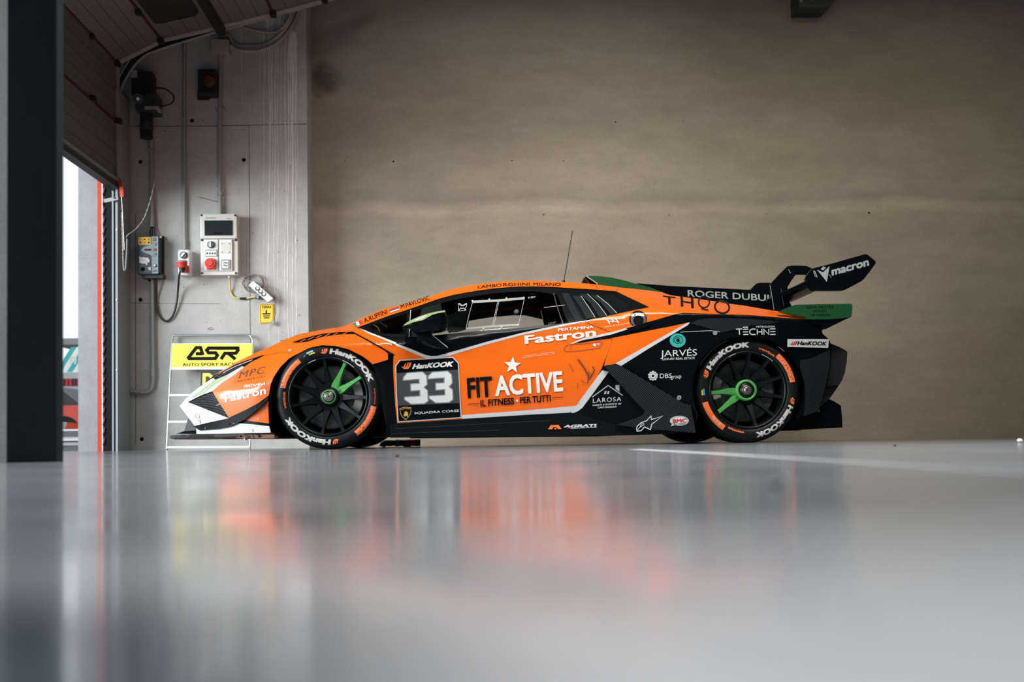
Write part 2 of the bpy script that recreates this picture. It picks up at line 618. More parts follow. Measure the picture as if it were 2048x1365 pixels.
def merge(*meshes):
    vs_, fs, b = [], [], 0
    for v, f in meshes:
        vs_.append(np.asarray(v, float))
        fs += [[b + i for i in q] for q in f]
        b += len(v)
    return np.concatenate(vs_), fs

def flame(x, y, wd, ht, sh=0.0):
    """three-bar flame mark: box x..x+wd, bottom y, height ht"""
    def q(u, v): return (x + u * wd + sh * v, y - v * ht)
    a = [q(0.0, 0.42), q(0.22, 0.30), q(0.30, 0.62), q(0.42, 1.0), q(0.44, 0.60), q(0.36, 0.30), q(0.34, 0.18), q(0.46, 0.0), q(0.26, 0.05)]
    b = [q(0.36, 0.18), q(0.50, 0.40), q(0.60, 1.0), q(0.72, 1.0), q(0.66, 0.45), q(0.56, 0.10), q(0.46, 0.0)]
    c = [q(0.58, 0.10), q(0.72, 0.45), q(0.80, 1.0), q(1.0, 1.0), q(0.92, 0.40), q(0.72, 0.05), q(0.48, 0.0)]
    return merge(poly_px(a), poly_px(b), poly_px(c))

def cut2d(verts, faces, step):
    bm = bmesh.new()
    vs_ = [bm.verts.new((float(x), float(y), 0)) for x, y in verts]
    fl = []
    for f in faces:
        try:
            fl.append(bm.faces.new([vs_[i] for i in f]))
        except ValueError:
            pass
    bmesh.ops.triangulate(bm, faces=[f for f in bm.faces if len(f.verts) > 3], ngon_method='EAR_CLIP')
    if step:
        xs = [v.co.x for v in bm.verts]
        ys = [v.co.y for v in bm.verts]
        for ax, arr in ((0, xs), (1, ys)):
            k = math.floor(min(arr) / step) + 1
            while k * step < max(arr):
                co = [0, 0, 0]
                no = [0, 0, 0]
                co[ax] = k * step
                no[ax] = 1
                bmesh.ops.bisect_plane(bm, geom=bm.verts[:] + bm.edges[:] + bm.faces[:], dist=1e-6, plane_co=co, plane_no=no)
                k += 1
        bmesh.ops.triangulate(bm, faces=[f for f in bm.faces if len(f.verts) > 3])
    bm.normal_update()
    for f in bm.faces:
        if f.normal.z < 0:
            f.normal_flip()
    bm.verts.index_update()
    v = np.array([(q.co.x, q.co.y) for q in bm.verts])
    fs = [[q.index for q in f.verts] for f in bm.faces]
    bd = []
    for e in bm.edges:
        if e.is_boundary:
            lo = e.link_loops[0]
            bd.append((lo.vert.index, lo.link_loop_next.vert.index))
    bm.free()
    return v, fs, bd

def flat_add(mb, px, m, Y):
    """flat figure from photo pixels on the plane y = Y (a thing's front), facing the camera side"""
    if isinstance(px, list):
        for i, q in enumerate(px):
            flat_add(mb, q, m, Y - i * .0001)
        return
    v, f = px
    pts = np.array([tuple(at_y(x, y, Y)) for x, y in v])
    v2, fs, _ = cut2d(pts[:, [0, 2]], f, None)
    mb.add([(x, Y, z) for x, z in v2], fs, m)

def rect_px(mb, x0, y0, x1, y1, Y0, Y1, m, bev=0.0):
    """upright box whose front (at y = Y0) covers the pixel rectangle"""
    a = at_y((x0 + x1) / 2, y1, Y0)
    b = at_y((x0 + x1) / 2, y0, Y0)
    l = at_y(x0, (y0 + y1) / 2, Y0)
    r = at_y(x1, (y0 + y1) / 2, Y0)
    c = ((l.x + r.x) / 2, (Y0 + Y1) / 2, (a.z + b.z) / 2)
    d = (r.x - l.x, abs(Y1 - Y0), b.z - a.z)
    if bev:
        mb.bbox(c, d, m, bev)
    else:
        mb.box(c, d, m)
    return Vector(c), d
# ------------------------------------------------------------------ the room
YP, YW = 8.60, 8.88                      # pilaster face, main wall face
XPR = at_y(615.5, 450, YP).x             # pilaster's right edge
XD = at_y(236, 600, 8.40).x              # plane of the sectional door
H_CEIL = 4.7
X_R = 7.5
Y_B = -5.0

def structure(o):
    o['kind'] = 'structure'
    return o

fl = MB()
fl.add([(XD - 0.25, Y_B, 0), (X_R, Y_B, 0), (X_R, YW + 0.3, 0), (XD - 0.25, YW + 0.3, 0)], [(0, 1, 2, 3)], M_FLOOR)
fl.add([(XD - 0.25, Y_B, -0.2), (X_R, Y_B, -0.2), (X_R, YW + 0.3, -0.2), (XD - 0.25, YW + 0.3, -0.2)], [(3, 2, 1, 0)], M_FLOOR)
# pale joint line running across the floor to the right
lp = [at_z(x, y) for x, y in ((1270, 899.5), (1420, 907.5), (1700, 925), (2060, 949.5))]
for a, b in zip(lp, lp[1:]):
    n = Vector((-(b - a).y, (b - a).x, 0)).normalized()
    wa, wb = min(0.0035 * a.y ** 2.0, 0.03), min(0.0035 * b.y ** 2.0, 0.03)
    fl.add([a - n * wa + Vector((0, 0, .0006)), b - n * wb + Vector((0, 0, .0006)), b + n * wb + Vector((0, 0, .0006)), a + n * wa + Vector((0, 0, .0006))], [(0, 1, 2, 3)], M_LINE)
structure(fl.build('floor'))

mb = MB()
mb.box(((XPR + X_R) / 2, YW + 0.15, H_CEIL / 2), (X_R - XPR, 0.3, H_CEIL), M_WALL)
for x, y, r in ((1738, 426, 2.4), (1087, 430, 1.6), (1090, 429, 1.0), (1338, 430, 1.3), (787, 323, 2.0), (1231, 244, 1.8), (1127, 322, 1.4), (1024, 321, 1.4), (1533, 428, 1.2), (1366, 243, 1.0), (690, 322, 1.2), (1868, 244, 1.0)):
    v_ = [at_y(px, py, YW - .001) for px, py in ell_px(x, y, r, r * .75, n=9)]
    mb.add(v_[::-1], [list(range(9))], M_VOID)
structure(mb.build('wall_back'))
mb = MB()
mb.box(((XD + X_R) / 2, (Y_B + YW) / 2, H_CEIL + 0.1), (X_R - XD + 0.6, YW - Y_B + 0.6, 0.2), M_CEIL)
structure(mb.build('ceiling'))
mb = MB()
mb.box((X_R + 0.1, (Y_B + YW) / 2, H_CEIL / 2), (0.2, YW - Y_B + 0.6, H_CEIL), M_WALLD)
structure(mb.build('wall_right'))
mb = MB()
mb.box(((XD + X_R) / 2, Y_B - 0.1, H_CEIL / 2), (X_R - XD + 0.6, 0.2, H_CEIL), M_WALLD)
structure(mb.build('wall_front'))
mb = MB()     # wall over and before the doorway
mb.box((XD - 0.27, (Y_B + YW) / 2, 3.63), (0.3, YW - Y_B, 2.14), M_PIL)
mb.box((XD - 0.27, -3.25, 1.6), (0.3, 3.5, 3.2), M_PIL)
structure(mb.build('wall_left'))

# ---- pilaster with its casting joints, tie holes and white lime runs
XPL = at_y(206, 600, YP).x
pl = MB()
pl.box(((XPL + XPR) / 2, (YP + YW + 0.3) / 2, H_CEIL / 2), (XPR - XPL, YW + 0.3 - YP, H_CEIL), M_PIL)
M_JOINT = mat('dark_joint', (0.12, 0.12, 0.115), 0.9)
def wall_stroke(mb, pts, wpx, m, off=0.0012):
    v, f = stroke_px(pts, wpx)
    flat_add(mb, (v, f), m, YP - off)
wall_stroke(pl, [(240, 253), (420, 252.5), (614, 248)], 1.5, M_JOINT)
wall_stroke(pl, [(498, 250), (499, 420), (500, 640), (501, 690)], 1.2, M_JOINT)
wall_stroke(pl, [(271, 430), (271.5, 890)], 1.2, M_JOINT)
wall_stroke(pl, [(440, 608), (240, 606)], 0.8, M_JOINT)
for x, y in ((384, 241.6), (487.7, 320), (281, 324), (281, 600), (283.7, 879), (300, 560)):
    flat_add(pl, poly_px(ell_px(x, y, 4, n=14)), M_VOID, YP - 0.0015)
for _ in range(70):       # bug holes and scratches
    x, y = random.uniform(290, 608), random.uniform(150, 890)
    flat_add(pl, poly_px(ell_px(x, y, random.uniform(.5, 1.3), random.uniform(.5, 1.5), n=8)), M_JOINT, YP - 0.0013)
for x0, y0, x1, y1 in ((415, 657, 424, 655), (417, 660, 428, 658), (398, 394, 437, 404), (560, 682, 576, 678), (430, 214, 436, 224), (444, 212, 452, 219)):
    wall_stroke(pl, [(x0, y0), ((x0 + x1) / 2, (y0 + y1) / 2 + 1), (x1, y1)], 1.3, M_JOINT)
def run(x, y0, y1, wd):
    pts = []
    y = y0
    dx = 0
    while y < y1:
        pts.append((x + dx, y))
        dx = max(-3, min(3, dx + random.uniform(-.8, .8)))
        y += random.uniform(7, 18)
    pts.append((x + dx, y1))
    v, f = stroke_px(pts, wd)
    n = len(pts)
    for i in range(n):
        k = random.uniform(.45, 1.25) * (1 - .5 * i / n)
        c = (v[i] + v[n + i]) / 2
        v[i] = c + (v[i] - c) * k
        v[n + i] = c + (v[n + i] - c) * k
    flat_add(pl, (v, f), M_STAIN, YP - random.uniform(.001, .002))
for x, y0, y1, wd in ((528, 60, 420, 1.5), (529, 420, 690, 1.0), (537, 40, 560, 2.2), (541, 45, 700, 2.0), (546, 40, 460, 1.8), (551, 42, 600, 2.4),
                      (555, 40, 700, 1.8), (571, 70, 640, 2.2), (577, 85, 690, 2.6), (582, 62, 330, 3.4), (585, 60, 700, 2.8), (588, 64, 420, 3.0),
                      (591, 70, 690, 2.2), (593, 80, 520, 1.6), (483, 60, 210, 0.9), (521, 70, 180, 1.0), (563, 60, 330, 0.9)):
    run(x, y0, y1, wd)
for k in range(16):
    x = random.uniform(579, 592)
    run(x, 60 + random.uniform(0, 15), random.uniform(95, 170), 2.4)
for k in range(14):
    x = random.uniform(528, 570)
    run(x, 26 + random.uniform(0, 14), random.uniform(48, 90), 3.0)
structure(pl.build('wall_pilaster'))

# ---- the jamb pier outside the doorway, with the orange-red edge strip
mb = MB()
J0, J1 = at_y(156.5, 600, 8.72), at_y(194.8, 600, 8.72)
mb.box(((J0.x + J1.x) / 2 + 0.03, 8.72 + 0.3, 2.2), (J1.x - J0.x + 0.06, 0.6, 4.6), M_JAMB)
structure(mb.build('wall_jamb'))
mb = MB()
a, b = at_y(195, 640, 8.66), at_y(203.5, 640, 8.66)
mb.box(((a.x + b.x) / 2, 8.68, 1.35), (b.x - a.x, 0.04, 2.7), M_OTRIM)
c = at_y(206, 640, 8.65)
mb.box(((b.x + c.x) / 2, 8.68, 1.35), (c.x - b.x, 0.045, 2.7), M_GREYW)
structure(mb.build('trim_1'))

# ---- near pillar on the left
def pillar_near():
    Y0 = at_z(70, 925.5).y
    p0, p1 = at_y(14, 500, Y0).x, at_y(113, 500, Y0).x
    ch = 0.075
    Y1 = Y0 + .10
    p1b = at_y(127.5, 500, Y1).x
    mb = MB()
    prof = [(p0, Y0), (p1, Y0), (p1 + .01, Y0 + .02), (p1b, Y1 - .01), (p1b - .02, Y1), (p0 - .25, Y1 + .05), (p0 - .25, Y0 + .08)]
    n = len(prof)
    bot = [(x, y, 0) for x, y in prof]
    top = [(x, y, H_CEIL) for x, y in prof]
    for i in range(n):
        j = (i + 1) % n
        m = M_PILLAR_L if i >= n - 2 else M_PILLAR  # left faces paler grey, all others near-black
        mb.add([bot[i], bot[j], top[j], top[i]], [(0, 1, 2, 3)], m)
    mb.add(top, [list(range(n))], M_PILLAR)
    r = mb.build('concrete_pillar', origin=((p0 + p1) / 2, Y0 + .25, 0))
    r.location = ((p0 + p1) / 2, Y0 + .25, 0)
    tag(r, 'thick dark concrete pillar in the left foreground with a bare grey chamfer', 'pillar')  # chamfer faces are just given a paler grey
pillar_near()

# ---- the sectional door: vertical leaves, a bend, then leaves sloping up into the room
Yd = 8.36
prof_px = [(233, 372), (224, 248), (229, 128), (325, 83), (437, 57), (548, 30), (650, 2), (760, -30)]
prof = [at_y(x, y, Yd) for x, y in prof_px]
prof[0].x = prof[1].x = prof[2].x = XD + 0.02
Y_DN = -1.4
door = bpy.data.objects.new('door_1', None)
C.objects.link(door)
door.location = (XD, Yd, 0)
structure(door)
tag(door, 'raised sectional door with grey leaves and dark red seals', 'door')
O = (XD, Yd, 0)
for i in range(len(prof) - 1):
    a, b = prof[i], prof[i + 1]
    d = (b - a).normalized()
    nrm = Vector((-d.z, 0, d.x)) if True else None     # outward (up / away from the camera side)
    if nrm.x > 0 and abs(d.z) > .9:
        nrm = -nrm
    a2 = a + d * 0.012
    b2 = b - d * 0.012
    th = 0.04
    m_ = MB()
    def slab(p, q, y0, y1, t, m, lift=0.0):
        o1 = nrm * lift
        vs_ = [p + o1, q + o1, q + o1 + nrm * t, p + o1 + nrm * t]
        vv = [Vector((v.x, y0, v.z)) for v in vs_] + [Vector((v.x, y1, v.z)) for v in vs_]
        m_.add(vv, [(0, 1, 2, 3), (7, 6, 5, 4), (0, 4, 5, 1), (1, 5, 6, 2), (2, 6, 7, 3), (3, 7, 4, 0)], m)
    slab(a2, b2, Yd - .02, Y_DN, th, M_DOOR)
    for k in (0.25, 0.5, 0.75):        # pressed grooves
        g = a2.lerp(b2, k)
        slab(g - d * .003, g + d * .003, Yd - .02, Y_DN, .004, M_DOORL, -0.003)
    slab(a2, b2, Yd, Yd - .06, .01, M_GREYP, -0.012)         # end stile
    leaf = m_.build('door_leaf', door, O)
    m_ = MB()
    if i in (1, 2, 3, 4, 5, 6):
        slab(a - d * .007, a + d * .007, Yd - .02, Y_DN, .02, M_DRED, -0.010)
        m_.build('leaf_seal', door, O)
        m_ = MB()
        c = a + Vector((0, -.10, 0)) - nrm * .025
        m_.bbox((c.x, Yd - .07, c.z), (.05, .06, .045), M_BLKP, .01)
        c2 = c
        m_.build('hinge', door, O)
        m_ = MB()
        m_.bbox((c2.x, Yd - .62, c2.z), (.045, .05, .04), M_BLKP, .01)
        m_.build('hinge', door, O)
        m_ = MB()
    if i == 3:
        p, q = a.lerp(b, .10), a.lerp(b, .86)
        # window with rounded corners, running towards the camera
        uu = [(Yd - .30 - 0.0, .0)]
        def P_(u, v): return p.lerp(q, u) - nrm * .016 + Vector((0, v, 0))
        y0, y1 = -.34, -1.9
        L = (q - p).length
        rr = .06
        out = []
        for cu_, cv_, t0 in ((1 - rr / L, y0 - rr, 0), (rr / L, y0 - rr, 90), (rr / L, y1 + rr, 180), (1 - rr / L, y1 + rr, 270)):
            for k in range(5):
                t = math.radians(t0 + k * 22.5)
                out.append(P_(cu_ + rr / L * math.cos(t), cv_ + rr * math.sin(t)))
        m_.prism(out, nrm * .03, M_BLKP)
        m_.build('door_window', door, O)
# stiffening channel between two leaves and the bottom bar
m_ = MB()
a = prof[4]
m_.box((a.x + .03, (Yd + Y_DN) / 2, a.z - .03), (.06, Yd - Y_DN, .07), M_BLKP)
m_.box((a.x - .005, (Yd + Y_DN) / 2, a.z - .06), (.008, Yd - Y_DN, .012), M_CHROME)
m_.build('stiffening_channel', door, O)
m_ = MB()
a = prof[0]
m_.box((a.x, (Yd + Y_DN) / 2 - .01, a.z - .025), (.075, Yd - Y_DN, .05), M_BLKP)
m_.box((a.x + .04, (Yd + Y_DN) / 2 - .01, a.z + .01), (.02, Yd - Y_DN, .022), M_CHROME)
m_.build('bottom_bar', door, O)
# track: vertical rail, bend, sloping rail
m_ = MB()
Yt = Yd + .05
tr = [at_y(x, y, Yt) for x, y in ((238, 905), (238, 600), (238, 240), (241, 185), (256, 150), (283, 116), (318, 99), (437, 62), (548, 32.5), (650, 4), (770, -33))]
tr[0].z = 0.0
for sgn, m in ((0, M_CHROME),):
    pts = catmull(tr[1:8], 4) + tr[8:]
    pts = [tr[0]] + pts
    m_.tube([p for p in pts], .011, M_RAIL, n=8, smooth_path=False)
    m_.tube([p + Vector((-.018, -.03, .05)) for p in pts[6:]],   .006, M_RAIL, n=6, smooth_path=False)
    for p, q in zip(pts[5:], pts[6:]):
        d = (q - p)
        t = Vector((-d.z, 0, d.x)).normalized() * .06
        m_.add([p + t * .1, q + t * .1, q + t + Vector((0, .01, 0)), p + t + Vector((0, .01, 0))], [(0, 1, 2, 3)], M_BLKP)
m_.build('track', door, O)
m_ = MB()       # side channel at the doorway's edge
for x0, x1, y0, y1, m in ((206, 224, 8.52, 8.58, M_MATT), (224, 227.2, 8.40, 8.58, M_RAIL), (227.2, 231, 8.50, 8.58, M_MATT), (231, 235.5, 8.28, 8.58, M_RAIL), (235.5, 239, 8.34, 8.58, M_MATT)):
    p0, p1 = at_y(x0, 640, y0), at_y(x1, 640, y0)
    m_.box(((p0.x + p1.x) / 2, (y0 + y1) / 2, 1.5), (p1.x - p0.x, y1 - y0, 3.0), m)
for k in range(26):     # brush seal scallops along the channel
    z = .05 + k * .085
    p0 = at_y(206.5, 640, 8.515)
    m_.cyl((p0.x, 8.515, z), (p0.x + .012, 8.515, z + .06), .008, M_DARKP, n=8)
m_.build('side_channel', door, O)
m_ = MB()
p0, p1 = at_y(208, 402, 8.25), at_y(236, 396, 8.25)
m_.box(((p0.x + p1.x) / 2, 8.255, (p0.z + p1.z) / 2), ((p1 - p0).length, .006, .03), M_GREYP, Matrix.Rotation(-math.atan2(p1.z - p0.z, p1.x - p0.x), 3, 'Y'))
m_.cyl((p1.x - .03, 8.245, p1.z), (p1.x - .03, 8.262, p1.z), .008, M_BLKP, n=10)
m_.build('track_bracket', door, O)
for y in (460, 600, 740):
    m_ = MB()
    p = at_y(233, y, 8.275)
    m_.cyl(p, p + Vector((0, .02, 0)), .007, M_WHITE, n=10)
    m_.build('track_bolt', door, O)

# ------------------------------------------------------------------ fixtures on the pilaster
def wp(x, y, off=0.0):
    return at_y(x, y, YP - off)

def fx(name, label, cat, x, y, group=None):
    return thing(name, label, cat, wp(x, y), group)

def pipe(name, label, pts, r, clips=(), m=M_GREYP, group=None, joints=()):
    p0 = wp(*pts[-1])
    mb = MB()
    P3 = [wp(x, y, r + .012) for x, y in pts]
    mb.tube(P3, r, m, n=12, smooth_path=len(pts) > 3, sub=5)
    o = thing(name, label, 'pipe', p0, group)
    mb.build('pipe_run', o, p0)
    for x, y in clips:
        c = MB()
        q = wp(x, y, r + .006)
        c.bbox(q, (r * 2.8, r * 2 + .014, .03), M_GREYP, .004)
        c.build('pipe_clip', o, p0)
    for x, y in joints:
        c = MB()
        q = wp(x, y, r + .012)
        c.cyl(q - Vector((0, 0, .04)), q + Vector((0, 0, .04)), r * 1.25, m, n=14)
        c.build('pipe_socket', o, p0)
    return o

pipe('conduit_pipe', 'grey conduit running down from the door motor to the dark controller box', [(302, 262), (303.5, 350), (304.6, 453)], .0155, clips=((303, 300),), joints=((304.5, 445),))
pipe('conduit_pipe', 'long straight grey conduit ending at the small switch socket', [(369, 80), (368, 260), (369.5, 497)], .0125, joints=((370, 490),), clips=((368, 240),))
pipe('conduit_pipe', 'grey conduit from the junction box to the large power panel', [(441, 104), (440, 260), (441, 430)], .0150, clips=((440, 388),), joints=((441, 420), (441, 112)))
pipe('conduit_pipe', 'grey conduit below the dark controller box bending left at an elbow', [(305, 556), (306, 640), (306.8, 740), (306.5, 765), (303, 779), (292, 785.5), (275, 784), (262, 783)], .0150, joints=((306.6, 745),))

# junction box
o = fx('junction_box', 'grey junction box high on the wall under the door track', 'electrical box', 440, 105)
mb = MB()
rect_px(mb, 422, 78, 457.5, 104.5, YP - .10, YP, M_GREYP, .006)
mb.build('box_body', o, wp(440, 105))
mb = MB()
p = wp(459, 94, .05)
mb.cyl(p - Vector((.02, 0, 0)), p + Vector((.035, 0, 0)), .022, M_GREYP, n=16)
mb.build('cable_gland', o, wp(440, 105))

def hose(label, pts, r, m):
    p0 = wp(*pts[0][:2])
    mb = MB()
    P3 = [wp(x, y, d) for x, y, d in pts]
    mb.tube(P3, r, m, n=12, sub=26, rfun=lambda i: r * (1.08 if i % 2 else .90))
    t = mb.build('flexible_hose', origin=p0)
    t.location = p0
    tag(t, label, 'hose')
hose('thick ribbed grey hose curving up from the side of the junction box', [(467, 96, .05), (486, 101.5, .06), (521, 100.5, .06), (558, 83, .06), (585, 50, .06), (598, 14, .05), (604, -25, .05)], .0165, M_GREYP)
hose('thin dark hose looping above the thick ribbed hose', [(447, 66, .05), (458, 72, .05), (468, 86, .03), (486, 91, .03), (530, 88, .04), (563, 66, .10), (582, 38, .12), (592, 2, .12), (596, -25, .12)], .0105, M_GREYP)
hose('ribbed grey hose sagging highest under the sloping track', [(482.5, 52, .05), (500, 58, .05), (524, 63.5, .05), (552, 63.5, .06), (572, 48, .17), (583, 22, .18), (588, -5, .18), (590, -25, .18)], .0115, M_GREYP)

# beacon lamp
o = fx('beacon_lamp', 'dark warning beacon with an amber lens on the upper wall', 'lamp', 416, 198)
mb = MB()
rect_px(mb, 395, 138, 431, 188, YP - .12, YP, M_BLKP, .012)
rect_px(mb, 394.5, 180, 417, 198.5, YP - .03, YP, M_BLKP, .004)
mb.build('housing', o, wp(416, 198))
mb = MB()
M_AMBER = mat('amber_lens', (0.10, 0.035, 0.006), 0.25)
p = wp(419, 162, .12)
mb.cyl(p, p - Vector((0, .035, 0)), .05, M_AMBER, .035, n=24)
mb.build('amber_lens', o, wp(416, 198))

# door motor
o = fx('door_motor', 'dark door drive motor and gearbox beside the door track', 'motor', 292, 278)
b0 = wp(292, 278)
mb = MB()
rect_px(mb, 262, 142, 303, 190, YP - .16, YP - .02, M_BLKP, .02)
rect_px(mb, 270, 186, 312, 222, YP - .20, YP - .02, M_DARKP, .015)
mb.build('gearbox', o, b0)
mb = MB()
p, q = wp(293, 226, .12), wp(293, 277, .12)
mb.cyl(p, q, .052, M_BLKP, n=24)
mb.cyl(wp(293, 246, .12), wp(293, 262, .12), .055, M_DARKP, n=24)
mb.build('motor_body', o, b0)
mb = MB()
mb.cyl(wp(276, 198, .20), wp(276, 198, .24), .045, M_BLKP, n=20)
mb.cyl(wp(276, 198, .24), wp(276, 198, .25), .014, M_CHROME, n=12)
mb.build('drive_wheel', o, b0)
mb = MB()
rect_px(mb, 289, 212, 316, 218, YP - .21, YP - .10, M_GREYP, .004)
mb.build('mounting_plate', o, b0)
mb = MB()
mb.tube([wp(303, 176, .06), wp(330, 178, .05), (wp(347, 192, .05)), wp(344, 206, .05), wp(328, 212, .06), wp(312, 214, .08)], .006, M_CABLE)
mb.build('motor_cable', o, b0)
mb = MB()
rect_px(mb, 262, 140, 274, 155, YP - .165, YP - .158, M_GREYP)
mb.build('name_plate', o, b0)

# hand chain, spring cable, red strap by the track
mb = MB()
pts = catmull([at_y(x, y, 8.30) for x, y in ((318, 285), (312, 350), (301, 400), (288, 437), (272, 458), (256, 470), (253, 476))], 7)
for k in range(len(pts) - 1):
    p, q = pts[k], pts[k + 1]
    mb.cyl(p, q, .006 if k % 2 else .003, M_GREYP, n=6)
t = mb.build('hand_chain', origin=pts[-1]); t.location = pts[-1]
tag(t, 'steel hand chain hanging in a slack curve left of the controller box', 'chain')
mb = MB()
P3 = [at_y(x, y, 8.24) for x, y in ((244.5, 425), (246, 480), (247.5, 530), (249.5, 541), (252, 535), (254, 500), (254.5, 478))]
mb.tube(P3, .010, M_SHEATH, n=8, sub=14, rfun=lambda i: .011 if i % 2 else .007)
t = mb.build('coiled_cable', origin=P3[-1]); t.location = P3[-1]
tag(t, 'spiral sheathed cable hanging in a narrow loop beside the door rail', 'cable')
mb = MB()
P3 = [at_y(x, y, 8.22) for x, y in ((236, 356), (240.5, 365), (242.5, 378), (243.5, 394))]
for p, q in zip(P3, P3[1:]):
    mb.add([p + Vector((-.016, 0, 0)), p + Vector((.016, 0, 0)), q + Vector((.014, 0, 0)), q + Vector((-.014, 0, 0))], [(0, 3, 2, 1)], M_REDP)
    mb.add([p + Vector((-.016, .004, 0)), p + Vector((.016, .004, 0)), q + Vector((.014, .004, 0)), q + Vector((-.014, .004, 0))], [(0, 1, 2, 3)], M_REDP)
mb.tube([P3[-1], at_y(246, 440, 8.23), at_y(249, 500, 8.23)], .004, M_CHROME, n=6, smooth_path=False)
t = mb.build('pull_strap', origin=P3[-1]); t.location = P3[-1]
tag(t, 'red pull strap at the bottom corner of the raised door', 'strap')

# dark door controller
K = crop(240, 400, 4.876)
b0 = wp(300, 550)
o = thing('door_controller', 'dark door controller box with pale control strip and yellow label', 'control box', b0)
YF = YP - .13
mb = MB()
rect_px(mb, 274.5, 473, 317, 549, YF, YP - .02, M_DARKP, .012)
rect_px(mb, 284, 548, 326, 557, YP - .10, YP - .02, M_BLKP, .004)
rect_px(mb, 317, 472, 327, 556, YP - .03, YP, M_BLKP, .003)
mb.build('enclosure', o, b0)
mb = MB()
flat_add(mb, poly_px(K((308, 358), (372, 358), (372, 718), (312, 718), (308, 545), (282, 530), (240, 515), (210, 500), (205, 488), (212, 474), (240, 456), (285, 444), (308, 430))), M_LBLUE, YF - .001)
for y in (435, 487, 527):
    v = K((340, y))[0]
    p = at_y(*v, YF)
    mb.cyl(p, p - Vector((0, .008, 0)), .012, M_REDP if y == 487 else M_GREYP, n=14)
p = at_y(*K((342, 642))[0], YF)
mb.cyl(p, p - Vector((0, .01, 0)), .013, M_BLKP, n=14)
mb.cyl(p - Vector((0, .01, 0)), p - Vector((0, .013, 0)), .010, M_WHITE, n=14)
flat_add(mb, poly_px(K((238, 478), (305, 478), (305, 496), (238, 496))), M_DRED, YF - .002)
flat_add(mb, poly_px(K((322, 370), (354, 370), (354, 402), (322, 402))), M_DARKP, YF - .002)
flat_add(mb, poly_px(K((326, 376), (350, 376), (340, 388), (350, 398), (326, 398), (336, 388))), M_GOLD, YF - .003)
flat_add(mb, stroke_px(K((310, 420), (372, 420)), .5), M_DARKP, YF - .002)
flat_add(mb, stroke_px(K((310, 548), (372, 548)), .5), M_DARKP, YF - .002)
flat_add(mb, text_px('A445', 305, 543.6, 314.5, 543.4, (0, -2.8), bold=.02), M_BLKP, YF - .002)
mb.build('control_strip', o, b0)
mb = MB()
flat_add(mb, poly_px(K((176, 362), (302, 362), (302, 440), (176, 440))), M_YELS, YF - .0015)
for u in range(3):
    for vv in range(2):
        flat_add(mb, poly_px(ell_px(*K((200 + u * 40, 385 + vv * 32))[0], 1.9, 1.5, n=8)), M_DECALK if (u + vv) % 2 else M_REDP, YF - .002)
mb.build('warning_label', o, b0)
mb = MB()
flat_add(mb, poly_px(K((185, 548), (205, 562), (232, 560), (255, 566), (270, 562), (290, 590), (284, 610), (268, 612), (262, 640), (245, 622), (215, 622), (185, 610), (190, 585))), M_WHITE, YF - .0015)
flat_add(mb, poly_px(K((272, 660), (300, 655), (300, 690), (285, 685))), M_WHITE, YF - .0015)
flat_add(mb, stroke_px(K((200, 580), (225, 592), (245, 585), (262, 600), (240, 632)), .6), M_DECALK, YF - .002)
mb.build('torn_label', o, b0)
mb = MB()
flat_add(mb, poly_px(ell_px(*K((222, 676))[0], 4.2, n=18)), M_VOID, YF - .0015)
mb.build('blanking_plug', o, b0)
mb = MB()
for x in (300.5, 304.5, 309):
    mb.tube([wp(x, 475, .06), wp(x + .3, 462, .04), wp(304.5 + (x - 304.5) * .3, 450, .028)], .005, M_CABLE, n=8)
mb.build('entry_cable', o, b0)
for x, y in ((322, 475), (322.5, 553)):
    mb = MB()
    p = wp(x, y, .035)
    mb.cyl(p, p - Vector((0, .012, 0)), .010, M_WHITE if y < 500 else M_BLKP, n=12)
    mb.build('mounting_screw', o, b0)

# switch socket and plug with its cable
b0 = wp(369, 552)
o = thing('switch_socket', 'small pale switch socket with a rotary knob beside the controller box', 'power socket', b0)
mb = MB()
rect_px(mb, 356, 499.5, 378.5, 550.5, YP - .10, YP, M_PALEP, .008)
for x, y in ((358, 501.5), (376, 501.5), (358, 548), (376, 548)):
    p = wp(x, y, .1)
    mb.cyl(p, p - Vector((0, .003, 0)), .004, M_GREYP, n=8)
mb.build('housing', o, b0)
mb = MB()
p = wp(367.3, 511, .10)
mb.cyl(p, p - Vector((0, .012, 0)), .030, M_BLKP, n=24)
mb.cyl(p - Vector((0, .012, 0)), p - Vector((0, .016, 0)), .024, M_GREYP, n=24)
mb.box(p - Vector((0, .022, 0)), (.012, .016, .046), M_PALEP, Matrix.Rotation(math.radians(40), 3, 'Y'))
mb.build('rotary_knob', o, b0)
mb = MB()
rect_px(mb, 359.5, 531, 376, 544.5, YP - .15, YP - .10, M_REDP, .012)
mb.build('socket_outlet', o, b0)
p0 = wp(366, 545)
t = thing('plug_cable', 'black cable with a red plug drooping between controller and switch socket', 'cable', p0)
mb = MB()
pc = wp(364.5, 527, .198)
mb.cyl(pc + Vector((0, 0, -.035)), pc + Vector((0, -.01, .014)), .040, M_REDP, .046, n=28)
mb.cyl(pc + Vector((0, -.01, .014)), pc + Vector((0, -.012, .022)), .046, M_GREYP, .036, n=28)
mb.cyl(pc + Vector((0, 0, -.075)), pc + Vector((0, 0, -.035)), .018, M_BLKP, .028, n=20)
mb.build('plug', t, p0)
mb = MB()
mb.tube([wp(313, 558.5, .06), wp(312.5, 595, .02), (wp(314, 617, .02)), wp(320, 634, .02), wp(332, 643, .02), wp(345, 633, .02), wp(353, 608, .03), wp(356.5, 575, .06), wp(358.5, 552, .16), wp(362.5, 536, .198)], .0085, M_CABLE, n=10)
mb.build('cord', t, p0)

